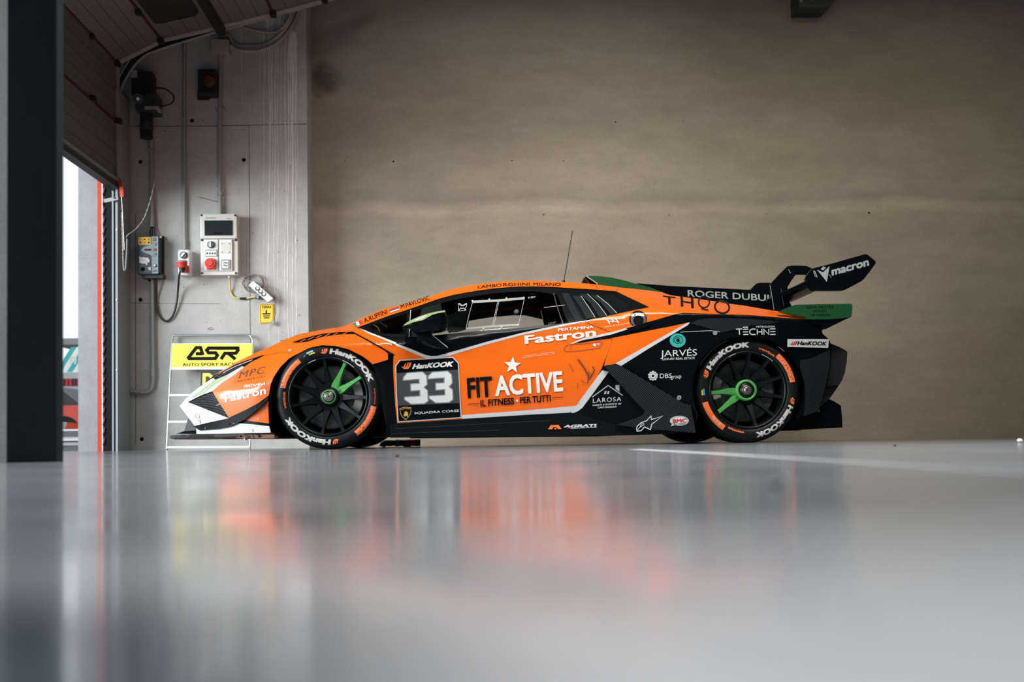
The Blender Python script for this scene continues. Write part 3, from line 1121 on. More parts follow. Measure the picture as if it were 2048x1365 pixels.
# large power panel
b0 = wp(438, 552)
o = thing('power_panel', 'large cream power distribution panel with breaker window and red socket', 'power panel', b0)
YF = YP - .11
mb = MB()
rect_px(mb, 401, 477, 476, 550.5, YP - .10, YP, M_CREAM, .010)
for x, y in ((404, 480.5), (472, 480.5), (404, 547), (472, 547)):
    p = wp(x, y, .10)
    mb.cyl(p, p - Vector((0, .004, 0)), .010, M_BLKP, n=12)
mb.build('lower_case', o, b0)
mb = MB()
rect_px(mb, 400, 428, 473.5, 477.5, YP - .125, YP, M_CREAM, .010)
for x, y in ((403, 431), (470.5, 431)):
    p = wp(x, y, .125)
    mb.cyl(p, p - Vector((0, .003, 0)), .009, M_BLKP, n=12)
mb.build('upper_case', o, b0)
mb = MB()
M_SMOKE = mat('smoked_cover', (0.020, 0.028, 0.030), 0.12)
rect_px(mb, 408.5, 441, 464.5, 471, YP - .133, YP - .12, M_SMOKE, .003)
flat_add(mb, poly_px(K((915, 318), (1000, 318), (1000, 332), (915, 332))), M_MATT, YP - .1335)
mb.build('breaker_window', o, b0)
mb = MB()
flat_add(mb, text_px('GEWISS', *K((830, 186))[0], *K((938, 184))[0], (0, -3.4), bold=.02), M_GREYP, YP - .1256)
mb.build('maker_plate', o, b0)
mb = MB()
flat_add(mb, stroke_px(K((1040, 182), (1060, 182), (1072, 186), (1085, 180)), .8), M_BLKP, YP - .1256)
mb.build('approval_mark', o, b0)
mb = MB()
rect_px(mb, 409, 479, 435.8, 541.5, YF - .008, YP - .09, M_PALEP, .004)
p = at_y(422.2, 490, YF - .008)
mb.cyl(p, p - Vector((0, .012, 0)), .030, M_BLKP, n=24)
mb.cyl(p - Vector((0, .012, 0)), p - Vector((0, .016, 0)), .024, M_GREYP, n=24)
mb.box(p - Vector((0, .022, 0)), (.012, .016, .046), M_PALEP)
rect_px(mb, 410, 499.5, 434.5, 514, YF - .012, YF - .006, M_GREYP, .003)
rect_px(mb, 411.5, 501.5, 433, 512, YF - .014, YF - .006, M_PALEP, .002)
for k in range(4):
    flat_add(mb, poly_px(ell_px(414.5 + k * 5.2, 507, 1.7, 2.0, n=10)), M_BLKP, YF - .0145)
mb.build('interlocked_module', o, b0)
mb = MB()
rect_px(mb, 438, 479, 464, 541.5, YF - .008, YP - .09, M_PALEP, .004)
rect_px(mb, 442, 485, 460.5, 507.5, YF - .010, YF - .004, M_CREAM, .002)
for x in (444, 458.5):
    for y in (487.5, 505):
        p = at_y(x, y, YF - .010)
        mb.cyl(p, p - Vector((0, .002, 0)), .004, M_BLKP, n=8)
mb.build('blank_module', o, b0)
mb = MB()
rect_px(mb, 442, 519, 460.5, 539.5, YF - .016, YF - .004, M_GREYP, .005)
rect_px(mb, 444.5, 522, 457, 536.5, YF - .02, YF - .01, M_PALEP, .003)
for y, s in ((526, 'AT'), (531.5, 'IP'),):
    flat_add(mb, stroke_px([(446.5, y), (449.5, y - 1), (452, y + 1), (455.5, y - .5)], 1.6), M_BLKP, YF - .0205)
mb.build('covered_outlet', o, b0)
mb = MB()
p = at_y(421.3, 528, YF - .008)
mb.cyl(p, p - Vector((0, .03, 0)), .047, M_REDP, .043, n=32)
mb.cyl(p - Vector((0, .03, 0)), p - Vector((0, .038, 0)), .030, M_REDP, .026, n=28)
rect_px(mb, 417, 516.5, 425.5, 521, YF - .036, YF - .005, M_REDP, .005)
rect_px(mb, 412.5, 533, 430, 539, YF - .028, YF - .005, M_REDP, .006)
mb.build('red_socket', o, b0)
mb = MB()
p = wp(459, 551.5, .05)
mb.cyl(p + Vector((0, 0, .01)), p - Vector((0, 0, .018)), .012, M_PALEP, n=14)
mb.build('cable_gland', o, b0)

# earth cable, coil with outlet strip, earth bar, sign
p0 = wp(482, 598)
mb = MB()
mb.tube([wp(459, 553, .05), wp(460, 572, .03), wp(461.5, 584, .012), (wp(466, 593, .012)), wp(474, 596.5, .012), wp(490, 598, .012), wp(504, 595, .015), wp(512, 594, .02)], .0075, M_YGREEN, n=10)
mb.cyl(wp(480, 597.5, .012), wp(493, 597.5, .012), .011, M_BLKP, n=10)
t = mb.build('earth_cable', origin=p0); t.location = p0
tag(t, 'yellow-green earth cable leaving the bottom of the power panel', 'cable')

p0 = wp(530, 596)
mb = MB()
rect_px(mb, 510.5, 592, 549, 598.5, YP - .030, YP - .018, M_DARKP, .002)
for x in (515.5, 545):
    p = wp(x, 595, .030)
    mb.cyl(p, p - Vector((0, .008, 0)), .011, M_CHROME, n=12)
    q = wp(x, 595, 0)
    mb.cyl(q, p, .007, M_CHROME, n=10)
t = mb.build('earth_bar', origin=p0); t.location = p0
tag(t, 'short dark earthing bar bolted to the wall above the yellow sign', 'earth bar')

p0 = wp(524, 604)
o = thing('outlet_strip', 'white three-outlet extension strip hanging with its coiled cable', 'outlet strip', p0)
mb = MB()
cs = [wp(x, y, .058) for x, y in ((498.8, 572.3), (507.6, 563), (547.6, 598), (537.4, 606))]
mb.prism([c - Vector((0, .03, 0)) for c in cs], (0, .04, 0), M_PALEP)
mb.build('strip_body', o, p0)
mb = MB()
for x, y in ((514.5, 577.5), (520.5, 583.5), (527, 589)):
    p = wp(x, y, .089)
    mb.cyl(p, p - Vector((0, .004, 0)), .017, M_BLKP, n=18)
    mb.cyl(p - Vector((-.004, .004, -.002)), p - Vector((-.004, .006, -.002)), .012, M_PALEP, n=14)
mb.build('outlets', o, p0)
mb = MB()
coil = []
for k in range(64):
    t_ = k / 20 * 2 * math.pi
    rx = 19.5 + 1.6 * math.sin(k * .45)
    coil.append(wp(505.5 + rx * math.cos(t_ + 2.6) + k * .03, 567 + 18 * math.sin(t_ + 2.6), .02 + .0005 * k))
coil += [wp(537, 574, .045), wp(546, 584, .05), wp(549, 594, .05), wp(551, 606, .04), wp(551, 625, .03), wp(547, 642, .03)]
mb.tube(coil, .0045, M_BROWNC, n=7, sub=2)
mb.build('coiled_cord', o, p0)
mb = MB()
mb.prism([wp(x, y, .04) for x, y in ((540, 644), (547, 640), (549.5, 645), (546, 651), (541, 650))], (0, .015, 0), M_GREYP)
mb.build('cord_plug', o, p0)

S = crop(240, 400, 4.876)
p0 = wp(533, 647)
mb = MB()
q = S((1366, 1018), (1492, 1016), (1498, 1022), (1499, 1195), (1492, 1203), (1368, 1205), (1360, 1198), (1358, 1026))
mb.prism([wp(x, y, .008) for x, y in q], (0, .006, 0), M_YEL)
YS = YP - .0086
flat_add(mb, stroke_px(S((1372, 1024), (1488, 1022), (1492, 1028), (1492, 1190), (1486, 1196), (1374, 1198), (1368, 1192), (1367, 1030)), .7, True), M_DECALK, YS)
flat_add(mb, text_px('TERRA', *S((1380, 1058))[0], *S((1478, 1056))[0], (0, -4.8), bold=.02), M_DECALK, YS)
for pts, w_ in (([(1427, 1075), (1427, 1112)], 2.4), ([(1390, 1113), (1468, 1112)], 2.2), ([(1396, 1133), (1463, 1132)], 1.9), ([(1402, 1152), (1457, 1151)], 1.9)):
    flat_add(mb, stroke_px(S(*pts), w_), M_DECALK, YS)
t = mb.build('earth_sign', origin=p0); t.location = p0
tag(t, 'small yellow TERRA sign with an earth symbol on the wall', 'sign')

# ------------------------------------------------------------------ pit board leaning on the pilaster
def board_y(y):
    return 8.22 + (897 - y) / (897 - 671) * (8.555 - 8.22)
def bp(x, y, d=0.0):
    return at_y(x, y, board_y(y) - d)
p0 = bp(420, 897)
o = thing('pit_board', 'tubular pit board stand with a yellow ASR panel leaning on the wall', 'pit board', (p0.x, p0.y, 0))
OB = (p0.x, p0.y, 0)
mb = MB()
P3 = [bp(x, y) for x, y in ((333.5, 898.5), (336, 850), (341.5, 730), (343.5, 690), (345.5, 677), (352, 671.5), (420, 671), (492, 670.5), (501.5, 674), (505.5, 686), (505, 730), (501, 850), (499.5, 898))]
P3[0].z = P3[-1].z = 0.008
mb.tube(P3, .0085, M_CHROME, n=10, sub=4)
mb.build('tube_frame', o, OB)
for y, xa, xb in ((689.5, 344, 505), (791, 339, 502), (844, 336.5, 501), (895, 333.5, 499.5)):
    mb = MB()
    a, b = bp(xa, y, .005), bp(xb, y - .6, .005)
    mb.box((a + b) / 2, ((b - a).length, .012, .017), M_WHITE, Matrix.Rotation(-math.atan2(b.z - a.z, b.x - a.x), 3, 'Y'))
    mb.build('cross_rail', o, OB)
def bflat(mb, px, m, d):
    if isinstance(px, list):
        for i, q in enumerate(px):
            bflat(mb, q, m, d + i * .0001)
        return
    v, f = px
    pts = [bp(x, y, d) for x, y in v]
    bm = bmesh.new()
    vv = [bm.verts.new(p) for p in pts]
    for q in f:
        try: bm.faces.new([vv[i] for i in q])
        except ValueError: pass
    bmesh.ops.triangulate(bm, faces=bm.faces[:], ngon_method='EAR_CLIP')
    bm.normal_update()
    for q in bm.faces:
        if q.normal.y > 0: q.normal_flip()
    mb.bm(bm, m)
B = crop(120, 620, 4.55)
mb = MB()
q = [bp(x, y, .012) for x, y in ((344.5, 688), (505, 687.5), (503, 734.5), (342.5, 735))]
mb.prism(q, (0, .008, 0), M_YELA)
q = [bp(x, y, .013) for x, y in ((342.5, 735), (503, 734.5), (502.5, 739.5), (342, 740))]
mb.prism(q, (0, .01, 0), M_WHITE)
for pts in ([(1160, 447), (1240, 345), (1278, 345), (1300, 412)], [(1235, 400), (1290, 400)],
            [(1632, 349), (1352, 349), (1334, 368), (1352, 392), (1415, 392), (1432, 415), (1412, 444), (1162, 445)],
            [(1530, 349), (1605, 349), (1620, 368), (1600, 395), (1500, 396), (1465, 450)], [(1530, 396), (1596, 450)]):
    bflat(mb, stroke_px(B(*pts), 6.6), M_DECALK, .0135)
bflat(mb, text_px('AUTO SPORT RACING', *B((1115, 513))[0], *B((1655, 508))[0], (0, -6.3), bold=.012, space=1.05), M_DECALK, .0135)
mb.build('name_panel', o, OB)
mb = MB()
q = [bp(x, y, .012) for x, y in ((402, 741), (498, 740.5), (497, 789), (400.5, 789))]
mb.prism(q, (0, .01, 0), M_DARKP)
bflat(mb, stroke_px([(407, 786), (408.5, 750), (418, 750), (424, 755), (424, 780), (418, 786), (407, 786)], 6.5), M_YELA, .0126)
mb.build('letter_panel', o, OB)

# ------------------------------------------------------------------ bracket at the top of the main wall, floor debris, hose coupling
mb = MB()
a, b = at_y(1590, 10, YW - .12), at_y(1654, 10, YW - .12)
zb = at_y(1620, 24.5, YW - .12).z
pts = [(a.x, zb), (b.x - .03, zb), (b.x + .06, zb + .09), (b.x + .06, zb + .25), (a.x, zb + .25)]
mb.prism([(x, YW - .22, z) for x, z in pts], (0, .22, 0), M_DARKP)
mb.cyl((a.x + .12, YW - .225, zb + .05), (a.x + .12, YW - .225, zb + .25), .004, M_CHROME, n=8)
for z in (.06, .11, .17):
    mb.box((a.x + .02, YW - .224, zb + z), (.02, .006, .03), M_GREYP)
t = mb.build('steel_bracket', origin=(a.x, YW, zb)); t.location = (a.x, YW, zb)
tag(t, 'dark steel bracket at the top edge of the brown concrete wall', 'bracket')

def pebble(x, y, r, m, label):
    p = at_z(x, y)
    bm = bmesh.new()
    bmesh.ops.create_icosphere(bm, subdivisions=2, radius=r)
    for v in bm.verts:
        v.co *= random.uniform(.75, 1.15)
        v.co.z *= .8
    zmin = min(v.co.z for v in bm.verts)
    for v in bm.verts: v.co.z -= zmin
    mb = MB()
    mb.bm(bm, m)
    t = mb.build('debris_chip'); t.location = p
    tag(t, label, 'debris')
pebble(795.5, 914.5, .006, M_BLKP, 'tiny dark chip on the floor below the door number board')
pebble(2040, 886.5, .011, M_WHITE, 'small white chip on the floor near the right wall end')
pebble(1790, 893.5, .005, M_BLKP, 'tiny dark chip on the floor behind the rear diffuser')
pebble(1551, 978, .004, M_BLKP, 'dark crumb on the open floor in front of the rear wheel')

# air line coupling lying behind the front wheel
YH = 8.1
H = crop(720, 860, 6.0235)
def hp(x, y): return at_y(*H((x, y))[0], YH)
p0 = hp(460, 185); p0.z = 0
o = thing('air_line_coupling', 'air line coupling with blue and red sleeves lying behind the front wheel', 'hose fitting', p0)
zc = .036
def hx(x): return Vector((hp(x, 145).x, YH, zc))
zc = .031
mb = MB()
mb.tube([Vector((hx(266).x, YH, .004)), Vector((hx(275).x, YH, .018)), hx(310), hx(345), hx(392)], .024, M_BLKP, n=14)
mb.build('elbow', o, p0)
mb = MB(); mb.cyl(hx(390), hx(426), .022, M_DARKP, n=18); mb.build('coupler_neck', o, p0)
mb = MB(); mb.cyl(hx(466), hx(545), .025, M_DARKP, n=18); mb.build('coupler_body', o, p0)
mb = MB(); mb.cyl(hx(426), hx(468), .027, M_CYAN, n=18); mb.build('blue_sleeve', o, p0)
mb = MB(); mb.cyl(hx(540), hx(672), .026, M_REDP, n=18); mb.cyl(hx(588), hx(602), .027, M_BLKP, n=18)
mb.build('red_sleeve', o, p0)
mb = MB(); mb.cyl(hx(670), hx(726), .027, M_BLKP, n=18); mb.build('end_cap', o, p0)
mb = MB(); mb.box((hx(565).x, YH, .006), (.06, .03, .012), M_GREYP); mb.build('foot', o, p0)

# ------------------------------------------------------------------ outside the doorway
XO = XD - 0.25
mb = MB()
mb.add([(-60, -20, -0.012), (XO, -20, -0.012), (XO, 70, -0.012), (-60, 70, -0.012)], [(0, 1, 2, 3)], M_ASPH)
structure(mb.build('ground'))
Yo = 26.0
a0 = at_y(110, 745, Yo); a1 = at_y(215, 690, Yo)
p0 = Vector(((a0.x + a1.x) / 2, Yo, 0))
o = thing('striped_awning', 'teal and white striped awning outside the open doorway', 'awning', p0)
mb = MB()
n = 9
for k in range(n):
    x0 = a0.x + (a1.x - a0.x) * k / n
    x1 = a0.x + (a1.x - a0.x) * (k + 1) / n
    sl = (a1.z - a0.z) * .30
    mb.add([(x0, Yo, a0.z), (x1, Yo, a0.z), (x1 + sl, Yo + .5, a1.z), (x0 + sl, Yo + .5, a1.z)], [(0, 1, 2, 3)], M_TEAL if k % 2 == 0 else M_WHITE)
flat_add(mb, text_px('n', 139, 728, 152, 728, (3, -22), bold=.03), M_WHITE, Yo - .02)
mb.build('striped_cloth', o, p0)
for x in (a0.x + .1, a1.x - .1):
    mb = MB()
    mb.cyl((x, Yo + .1, 0), (x, Yo + .1, a0.z), .04, M_GREYP, n=10)
    mb.build('awning_post', o, p0)
mb = MB()
r0, r1 = at_y(100, 690, 34), at_y(220, 676, 34)
mb.box(((r0.x + r1.x) / 2, 35.5, (r0.z + r1.z) / 2), (r1.x - r0.x, 3, r1.z - r0.z), M_GREYP)
mb.cyl((r0.x + .5, 35.5, 0), (r0.x + .5, 35.5, r0.z), .15, M_GREYP)
mb.cyl((r1.x - .5, 35.5, 0), (r1.x - .5, 35.5, r0.z), .15, M_GREYP)
t = mb.build('canopy_roof', origin=((r0.x + r1.x) / 2, 35.5, 0)); t.location = ((r0.x + r1.x) / 2, 35.5, 0)
tag(t, 'low grey canopy roof on posts beyond the striped awning', 'canopy')
mb = MB()
Yb = 30
b0, b1 = at_y(100, 880, Yb), at_y(220, 744, Yb)
mb.box(((b0.x + b1.x) / 2, Yb + .2, b1.z / 2), (b1.x - b0.x, .4, b1.z), M_GREYW)
for k in range(16):
    x = b0.x + (b1.x - b0.x) * (k + .5) / 16
    mb.box((x, Yb - .01, b1.z - .30), (.13, .02, .22), M_RED if k % 3 else M_DARKP)
mb.box(((b0.x + b1.x) / 2, Yb - .01, b1.z - .75), (b1.x - b0.x, .02, .3), M_GREYP)
t = mb.build('paddock_wall', origin=((b0.x + b1.x) / 2, Yb, 0)); t.location = ((b0.x + b1.x) / 2, Yb, 0)
tag(t, 'pale low paddock wall with a row of red marks under the awning', 'wall')
# parked red car seen between the pillars
Yc_ = 19.0
c0, c1 = at_y(118, 858, Yc_), at_y(165, 775, Yc_)
g0 = Vector(((c0.x + c1.x) / 2 - .75, Yc_ + .9, 0))
o = thing('parked_car', 'red car with dark cabin parked outside beyond the doorway', 'car', g0)
def outline(pts, m, name, y0, y1, parent=None):
    mb = MB()
    mb.prism([(g0.x + x, Yc_ + y0, z) for x, z in pts], (0, y1 - y0, 0), m)
    return mb.build(name, parent or o, g0)
outline([(-2.0, .18), (-2.05, .55), (-1.7, .72), (-.8, .80), (.9, .82), (1.02, .74), (1.12, .50), (1.10, .2), (.9, .16)], M_REDP, 'body', 0, 1.8)
outline([(-.9, .80), (-.35, 1.16), (.45, 1.18), (.88, .82)], M_BLKP, 'cabin', .15, 1.65)
outline([(.62, .30), (1.0, .34), (1.05, .46), (.70, .50)], M_OTRIM, 'side_flash', -.03, 0)
outline([(.86, .17), (1.14, .17), (1.14, .27), (.80, .25)], M_WHITE, 'lower_trim', -.04, 0)
for x in (-1.3, .62):
    for y in (.1, 1.7):
        mb = MB()
        mb.cyl((g0.x + x, Yc_ + y - .11, .31), (g0.x + x, Yc_ + y + .11, .31), .31, M_RUBBER, n=28)
        mb.cyl((g0.x + x, Yc_ + y - .115, .31), (g0.x + x, Yc_ + y - .10, .31), .2, M_GREYP, n=20)
        mb.build('wheel', o, g0)
# low trackside barrier with pale bands between the doorway and the parked car
mb = MB()
k0, k1 = at_y(90, 880, 14.0), at_y(230, 880, 14.0)
zt_ = at_y(142, 857, 14.0).z
zz = [0, .035, .07, .11, .135, .17, .20, zt_ - .025, zt_]
cm = [M_DARKP, M_ASPH, M_GREYP, M_ASPH, M_GREYW, M_GREYP, M_ASPH, M_GREYW]
for i in range(8):
    mb.box(((k0.x + k1.x) / 2, 14.2 + .02 * (i % 2), (zz[i] + zz[i + 1]) / 2 - .012), (k1.x - k0.x, .4, zz[i + 1] - zz[i]), cm[i])
t = mb.build('trackside_barrier', origin=((k0.x + k1.x) / 2, 14.2, -.012)); t.location = ((k0.x + k1.x) / 2, 14.2, -.012)
tag(t, 'low grey banded barrier outside in front of the parked red car', 'barrier')

# ------------------------------------------------------------------ the race car
_q0, _q1 = at_y(656, 797, 1.0), at_y(1497, 780.5, 1.0)
YN = 2.62 / (_q1.x - _q0.x)               # outer face of the near tyres
T_FACE = 0.935
CY = YN + T_FACE
CX = (_q0.x + _q1.x) / 2 * YN
HUB_F = -1.31
HUB_R = 1.31
R_F, R_R = 0.3265, 0.3330

car = thing('race_car', 'orange and black race car number 33 parked side-on in the garage', 'race car', (CX, CY, 0))

def pchip(xs, ys, xq):
    xs, ys = np.array(xs, float), np.array(ys, float)
    h = np.diff(xs); d = np.diff(ys) / h
    m = np.zeros(len(xs))
    m[0], m[-1] = d[0], d[-1]
    for i in range(1, len(xs) - 1):
        if d[i - 1] * d[i] > 0:
            w1, w2 = 2 * h[i] + h[i - 1], h[i] + 2 * h[i - 1]
            m[i] = (w1 + w2) / (w1 / d[i - 1] + w2 / d[i])
    i = np.clip(np.searchsorted(xs, xq) - 1, 0, len(h) - 1)
    t = (xq - xs[i]) / h[i]
    return ((2 * t**3 - 3 * t**2 + 1) * ys[i] + (t**3 - 2 * t**2 + t) * h[i] * m[i] + (-2 * t**3 + 3 * t**2) * ys[i + 1] + (t**3 - t**2) * h[i] * m[i + 1])

# stations along the body: (px, belt y, half width at belt, top y, half width at top, half width low)
ST = [
    (352, 814, .36, 804, .33, .36), (362, 811, .45, 801, .41, .45), (375, 805, .54, 794, .48, .54), (400, 792, .66, 774, .54, .66),
    (425, 783, .745, 754, .58, .75), (470, 774, .835, 727, .63, .855), (530, 757, .905, 698, .67, .935), (584, 728, .945, 674, .69, .955),
    (630, 700, .955, 663, .70, .96), (682, 690, .955, 654.4, .69, .96), (707, 688, .952, 645, .685, .955), (768, 690, .945, 618, .655, .945),
    (801, 690, .94, 611, .635, .94), (856, 686, .928, 594.7, .60, .935), (900, 680, .918, 580, .575, .935), (953, 672, .912, 569.3, .555, .935),
    (1012, 665, .907, 562.5, .54, .935), (1070, 658, .905, 561.5, .535, .935), (1149, 647, .905, 565.4, .535, .94), (1192, 640, .908, 569.3, .54, .945),
    (1237, 634, .915, 575, .55, .95), (1300, 627, .93, 581.5, .575, .955), (1368, 628, .948, 594.5, .61, .965), (1426, 629, .957, 602.4, .65, .968),
    (1490, 631, .957, 612, .71, .968), (1555, 636, .945, 623, .79, .955), (1613, 640, .915, 634.5, .87, .925), (1668, 646, .87, 641, .84, .88)]
_s, _zb, _wb, _zt, _wt, _wl = [], [], [], [], [], []
for px_, yb_, wb_, yt_, wt_, wl_ in ST:
    p = at_y(px_, yb_, CY - wb_)
    q = at_y(px_, yt_, CY - wt_)
    _s.append(p.x - CX); _zb.append(p.z); _wb.append(wb_); _zt.append(q.z); _wt.append(wt_); _wl.append(wl_)
SQ = np.linspace(_s[0] - .05, _s[-1] + .05, 900)
TB = {k: pchip(_s, v, np.clip(SQ, _s[0], _s[-1])) for k, v in (('zb', _zb), ('wb', _wb), ('zt', _zt), ('wt', _wt), ('wl', _wl))}

def wbody(s, z):
    s = np.asarray(s, float); z = np.asarray(z, float)
    zb, wb, zt, wt, wl = [np.interp(s, SQ, TB[k]) for k in ('zb', 'wb', 'zt', 'wt', 'wl')]
    zm = np.minimum(.42, zb - .05)
    wm = np.maximum(wl, wb)
    u = np.clip((z - .10) / (zm - .10), 0, 1)
    low = wl - .012 + (wm - wl + .012) * (u * u * (3 - 2 * u))
    v = np.clip((z - zm) / (zb - zm), 0, 1)
    mid = wm + (wb - wm) * v ** 1.6
    q = np.clip((z - zb) / np.maximum(zt - zb, .01), 0, 1.25)
    up = wb + (wt - wb) * q ** 1.15
    return np.where(z <= zm, low, np.where(z <= zb, mid, up))

def wnorm(s, z, wf):
    e = .006
    ds = (wf(s + e, z) - wf(s - e, z)) / (2 * e)
    dz = (wf(s, z + e) - wf(s, z - e)) / (2 * e)
    n = np.stack([-ds, -np.ones_like(ds), -dz], 1)
    return n / np.linalg.norm(n, axis=1)[:, None]

def unproject(v, wf, off):
    """photo pixels -> (s, z) on the body surface y = -(w + off), by fixed-point iteration"""
    v = np.asarray(v, float)
    D = np.array([ray(x, y) for x, y in v])
    w_ = np.full(len(v), .8)
    for _ in range(14):
        t = (CY - w_ - off) / D[:, 1]
        s = D[:, 0] * t - CX
        z = D[:, 2] * t + CAM_H
        w_ = .35 * w_ + .65 * wf(s, z)
    return s, z

FAR = MB()      # the bodywork of the far side, mirrored

def sheet(mb, px, m, off=0.0, wf=wbody, step=.04, rim=0.0, far=False):
    if isinstance(px, list):
        for i, q in enumerate(px):
            sheet(mb, q, m, off + i * .00008, wf, step)
        return
    v, f = px
    s, z = unproject(v, wf, off)
    v2, fs, bd = cut2d(np.stack([s, z], 1), f, step)
    if len(fs) == 0:
        return
    S_, Z_ = v2[:, 0], v2[:, 1]
    W_ = wf(S_, Z_) + off
    N_ = wnorm(S_, Z_, wf)
    P = np.stack([S_, -W_, Z_], 1)
    mb.add(P, fs, m, True, N_)
    if rim:
        for a, b in bd:
            pa, pb = P[a], P[b]
            d = np.array([0, rim, 0])
            mb.add([pa, pb, pb + d, pa + d], [(0, 3, 2, 1)], m)
    if far:
        Q = P * np.array([1, -1, 1]); NN = N_ * np.array([1, -1, 1])
        FAR.add(Q, [q[::-1] for q in fs], m, True, NN)

def const(tl):
    return lambda s, z: np.full(np.shape(s), -tl, float)

class Panel:
    """one bodywork part: a base sheet with a turned-in edge, and the paint and lettering on it"""
    def __init__(s, base, m, off=0.0, rim=.02, far=True, step=.04, wf=wbody):
        s.mb = MB(); s.off = off; s.k = 1; s.wf = wf; s.step = step
        if base is not None:
            sheet(s.mb, poly_px(base), m, off, wf, step, rim, far)
    def p(s, pts, m, lift=None, far=False):
        sheet(s.mb, poly_px(pts), m, s.off + s._l(lift), s.wf, s.step, 0, far); return s
    def x(s, px, m, lift=None):
        sheet(s.mb, px, m, s.off + s._l(lift), s.wf, .045, 0); return s
    def st(s, pts, wd, m, closed=False, lift=None):
        return s.x(stroke_px(pts, wd, closed), m, lift)
    def t(s, txt, p0, p1, up, m, bold=0.0, shear=0.0, space=1.0, lift=None):
        return s.x(text_px(txt, p0[0], p0[1], p1[0], p1[1], up, bold, shear, space), m, lift)
    def _l(s, lift):
        if lift is not None: return lift
        s.k += 1
        return .0012 + .00025 * s.k
    def build(s, name, parent=car):
        return s.mb.build(name, parent)

def arc_px(cx, cy, r, a0, a1, n=24, ry=None):
    """angles in degrees, measured from +x towards the top of the photo"""
    ry = ry or r
    return [(cx + r * math.cos(math.radians(a0 + (a1 - a0) * i / n)), cy - ry * math.sin(math.radians(a0 + (a1 - a0) * i / n))) for i in range(n + 1)]

def slab(mb, pts, t0, t1, m, mside=None):
    """solid plate: pixel outline traced at lateral t0 (near face), extruded to t1"""
    P = [at_y(x, y, CY + t0) for x, y in pts]
    mb.prism([(p.x - CX, t0, p.z) for p in P], (0, t1 - t0, 0), m, mside)

def lp_(x, y, t):
    p = at_y(x, y, CY + t)
    return Vector((p.x - CX, t, p.z))

# ---- front bumper corner
c1 = crop(330, 620, 4.55)
c2 = crop(340, 760, 8.533)
ARCF = arc_px(655.5, 798, 117.5, 172, 32, 30, ry=107.5)
bumper = Panel([(424.5, 783), (444, 766), (470.6, 749), (488, 734.5), (501, 725.5), (528, 712), (563, 705.3), (582.7, 707), (588, 711.5), (578, 717.5), (561, 734), (547, 755), (541, 770), (537, 791.5), (516, 807), (492, 820), (458, 836)], M_ORANGE, step=.03)
bumper.t('MPC', (477, 757.6), (529, 746.5), (2.5, -14.5), M_BROWN, shear=.12, space=1.1)
bumper.t('PROPERTIES', (475, 765), (530, 754.5), (.6, -3.6), M_BROWN, space=1.3, bold=-.006)
bumper.t('PERTAMINA', (488, 776), (530.5, 770.3), (1.0, -5.4), M_DECALW, bold=.02, shear=.1)
bumper.t('Fastron', (450, 804.6), (532, 788.2), (-.6, -15.5), M_DECALW, bold=.025)
bumper.build('front_bumper')

sl = Panel([(425.6, 756.5), (440, 746), (470.6, 729.5), (526.5, 710.8), (501, 725.5), (484, 733), (453, 751), (431, 760)], M_BLACK, -.004, step=.03)
sl.st([(436, 752), (470, 733.5), (505, 720)], 1.2, M_GREYW)
sl.build('headlight_slot')
hl = Panel([(367.5, 803.5), (369.6, 799), (400, 774), (425.6, 756.5), (431, 760), (453, 751), (484, 733), (489, 734.5), (470.6, 749), (444, 766), (424.5, 783), (415, 786.5), (405, 790), (376, 804.6)], M_GREYW, step=.025)
hl.p([(384, 797), (398, 786), (428, 763), (449, 753.5), (456, 751.5), (430, 768), (407, 786), (396, 792)], M_LIME)
hl.p([(374, 798), (401, 777), (424, 760.5), (428, 761.5), (396, 786), (378, 799.5)], M_WHITE)
hl.st([(398, 788), (412, 779), (405, 786.5), (425, 768)], .7, M_WHITE)
hl.build('nose_stripe')
dk = Panel([(375.7, 804.7), (392, 796), (408, 789), (424.4, 785), (433.7, 798.7), (444, 811), (450, 818.6), (455.5, 826), (458.2, 836.5), (449, 833), (412, 818.5)], M_CARBON, -.012, step=.025)
dk.st([(396, 800.5), (409, 797), (425.5, 822.8)], .55, M_MATT)
dk.st([(396, 800.5), (404, 812), (424, 821)], .55, M_MATT)
dk.st([(432.5, 811.5), (441, 808)], 1.1, M_GREYW)
dk.build('headlight_cover')
wn = Panel([(359.3, 812.7), (363, 808.5), (367, 803.5), (375.7, 804.7), (412, 819), (450, 834.2), (458, 837), (389, 852.3), (383, 844), (372, 829.5)], M_WHITE, step=.025)
wn.p([(367, 804), (375.7, 804.9), (412, 819), (457, 836.8), (447, 838.2), (400, 821.5), (366, 808)], M_STRIPE)
cw = lambda *p: c2(*p)
wn.st(cw((520, 745), (490, 690), (440, 640), (430, 600), (470, 590), (510, 615), (490, 640), (520, 690), (525, 745)), .55, M_DECALK)
wn.st(cw((490, 640), (520, 640)), .5, M_DECALK)
wn.st(cw((560, 655), (600, 625)), .6, M_SILVER)
wn.st(cw((450, 715), (475, 720)), .5, M_SILVER)
wn.build('nose_tip')
cn = Panel([(385, 852.8), (389, 852.3), (420, 846.5), (458, 837), (475, 829), (492, 820), (516, 807), (537, 791.5), (536, 800), (528, 809), (508, 825.6), (487, 840.8), (474.8, 846.7), (463, 852.6), (448, 856.5), (433.8, 858.8), (398.6, 861.5), (394, 856)], M_CARBON_D, .022, rim=.05, step=.03)
cn.p([(508, 818), (522, 808), (536.5, 795), (535.5, 800), (527, 808.5), (511, 821.5)], M_CARBON)
for x, y in ((459, 848.3), (514, 815)):
    cn.p(ell_px(x, y, 1.6, n=10), M_VOID)
cn.p(ell_px(467, 847.6, .8, n=8), M_WHITE)
cn.p(ell_px(410, 857, .7, n=8), M_WHITE)
cn.build('canard')
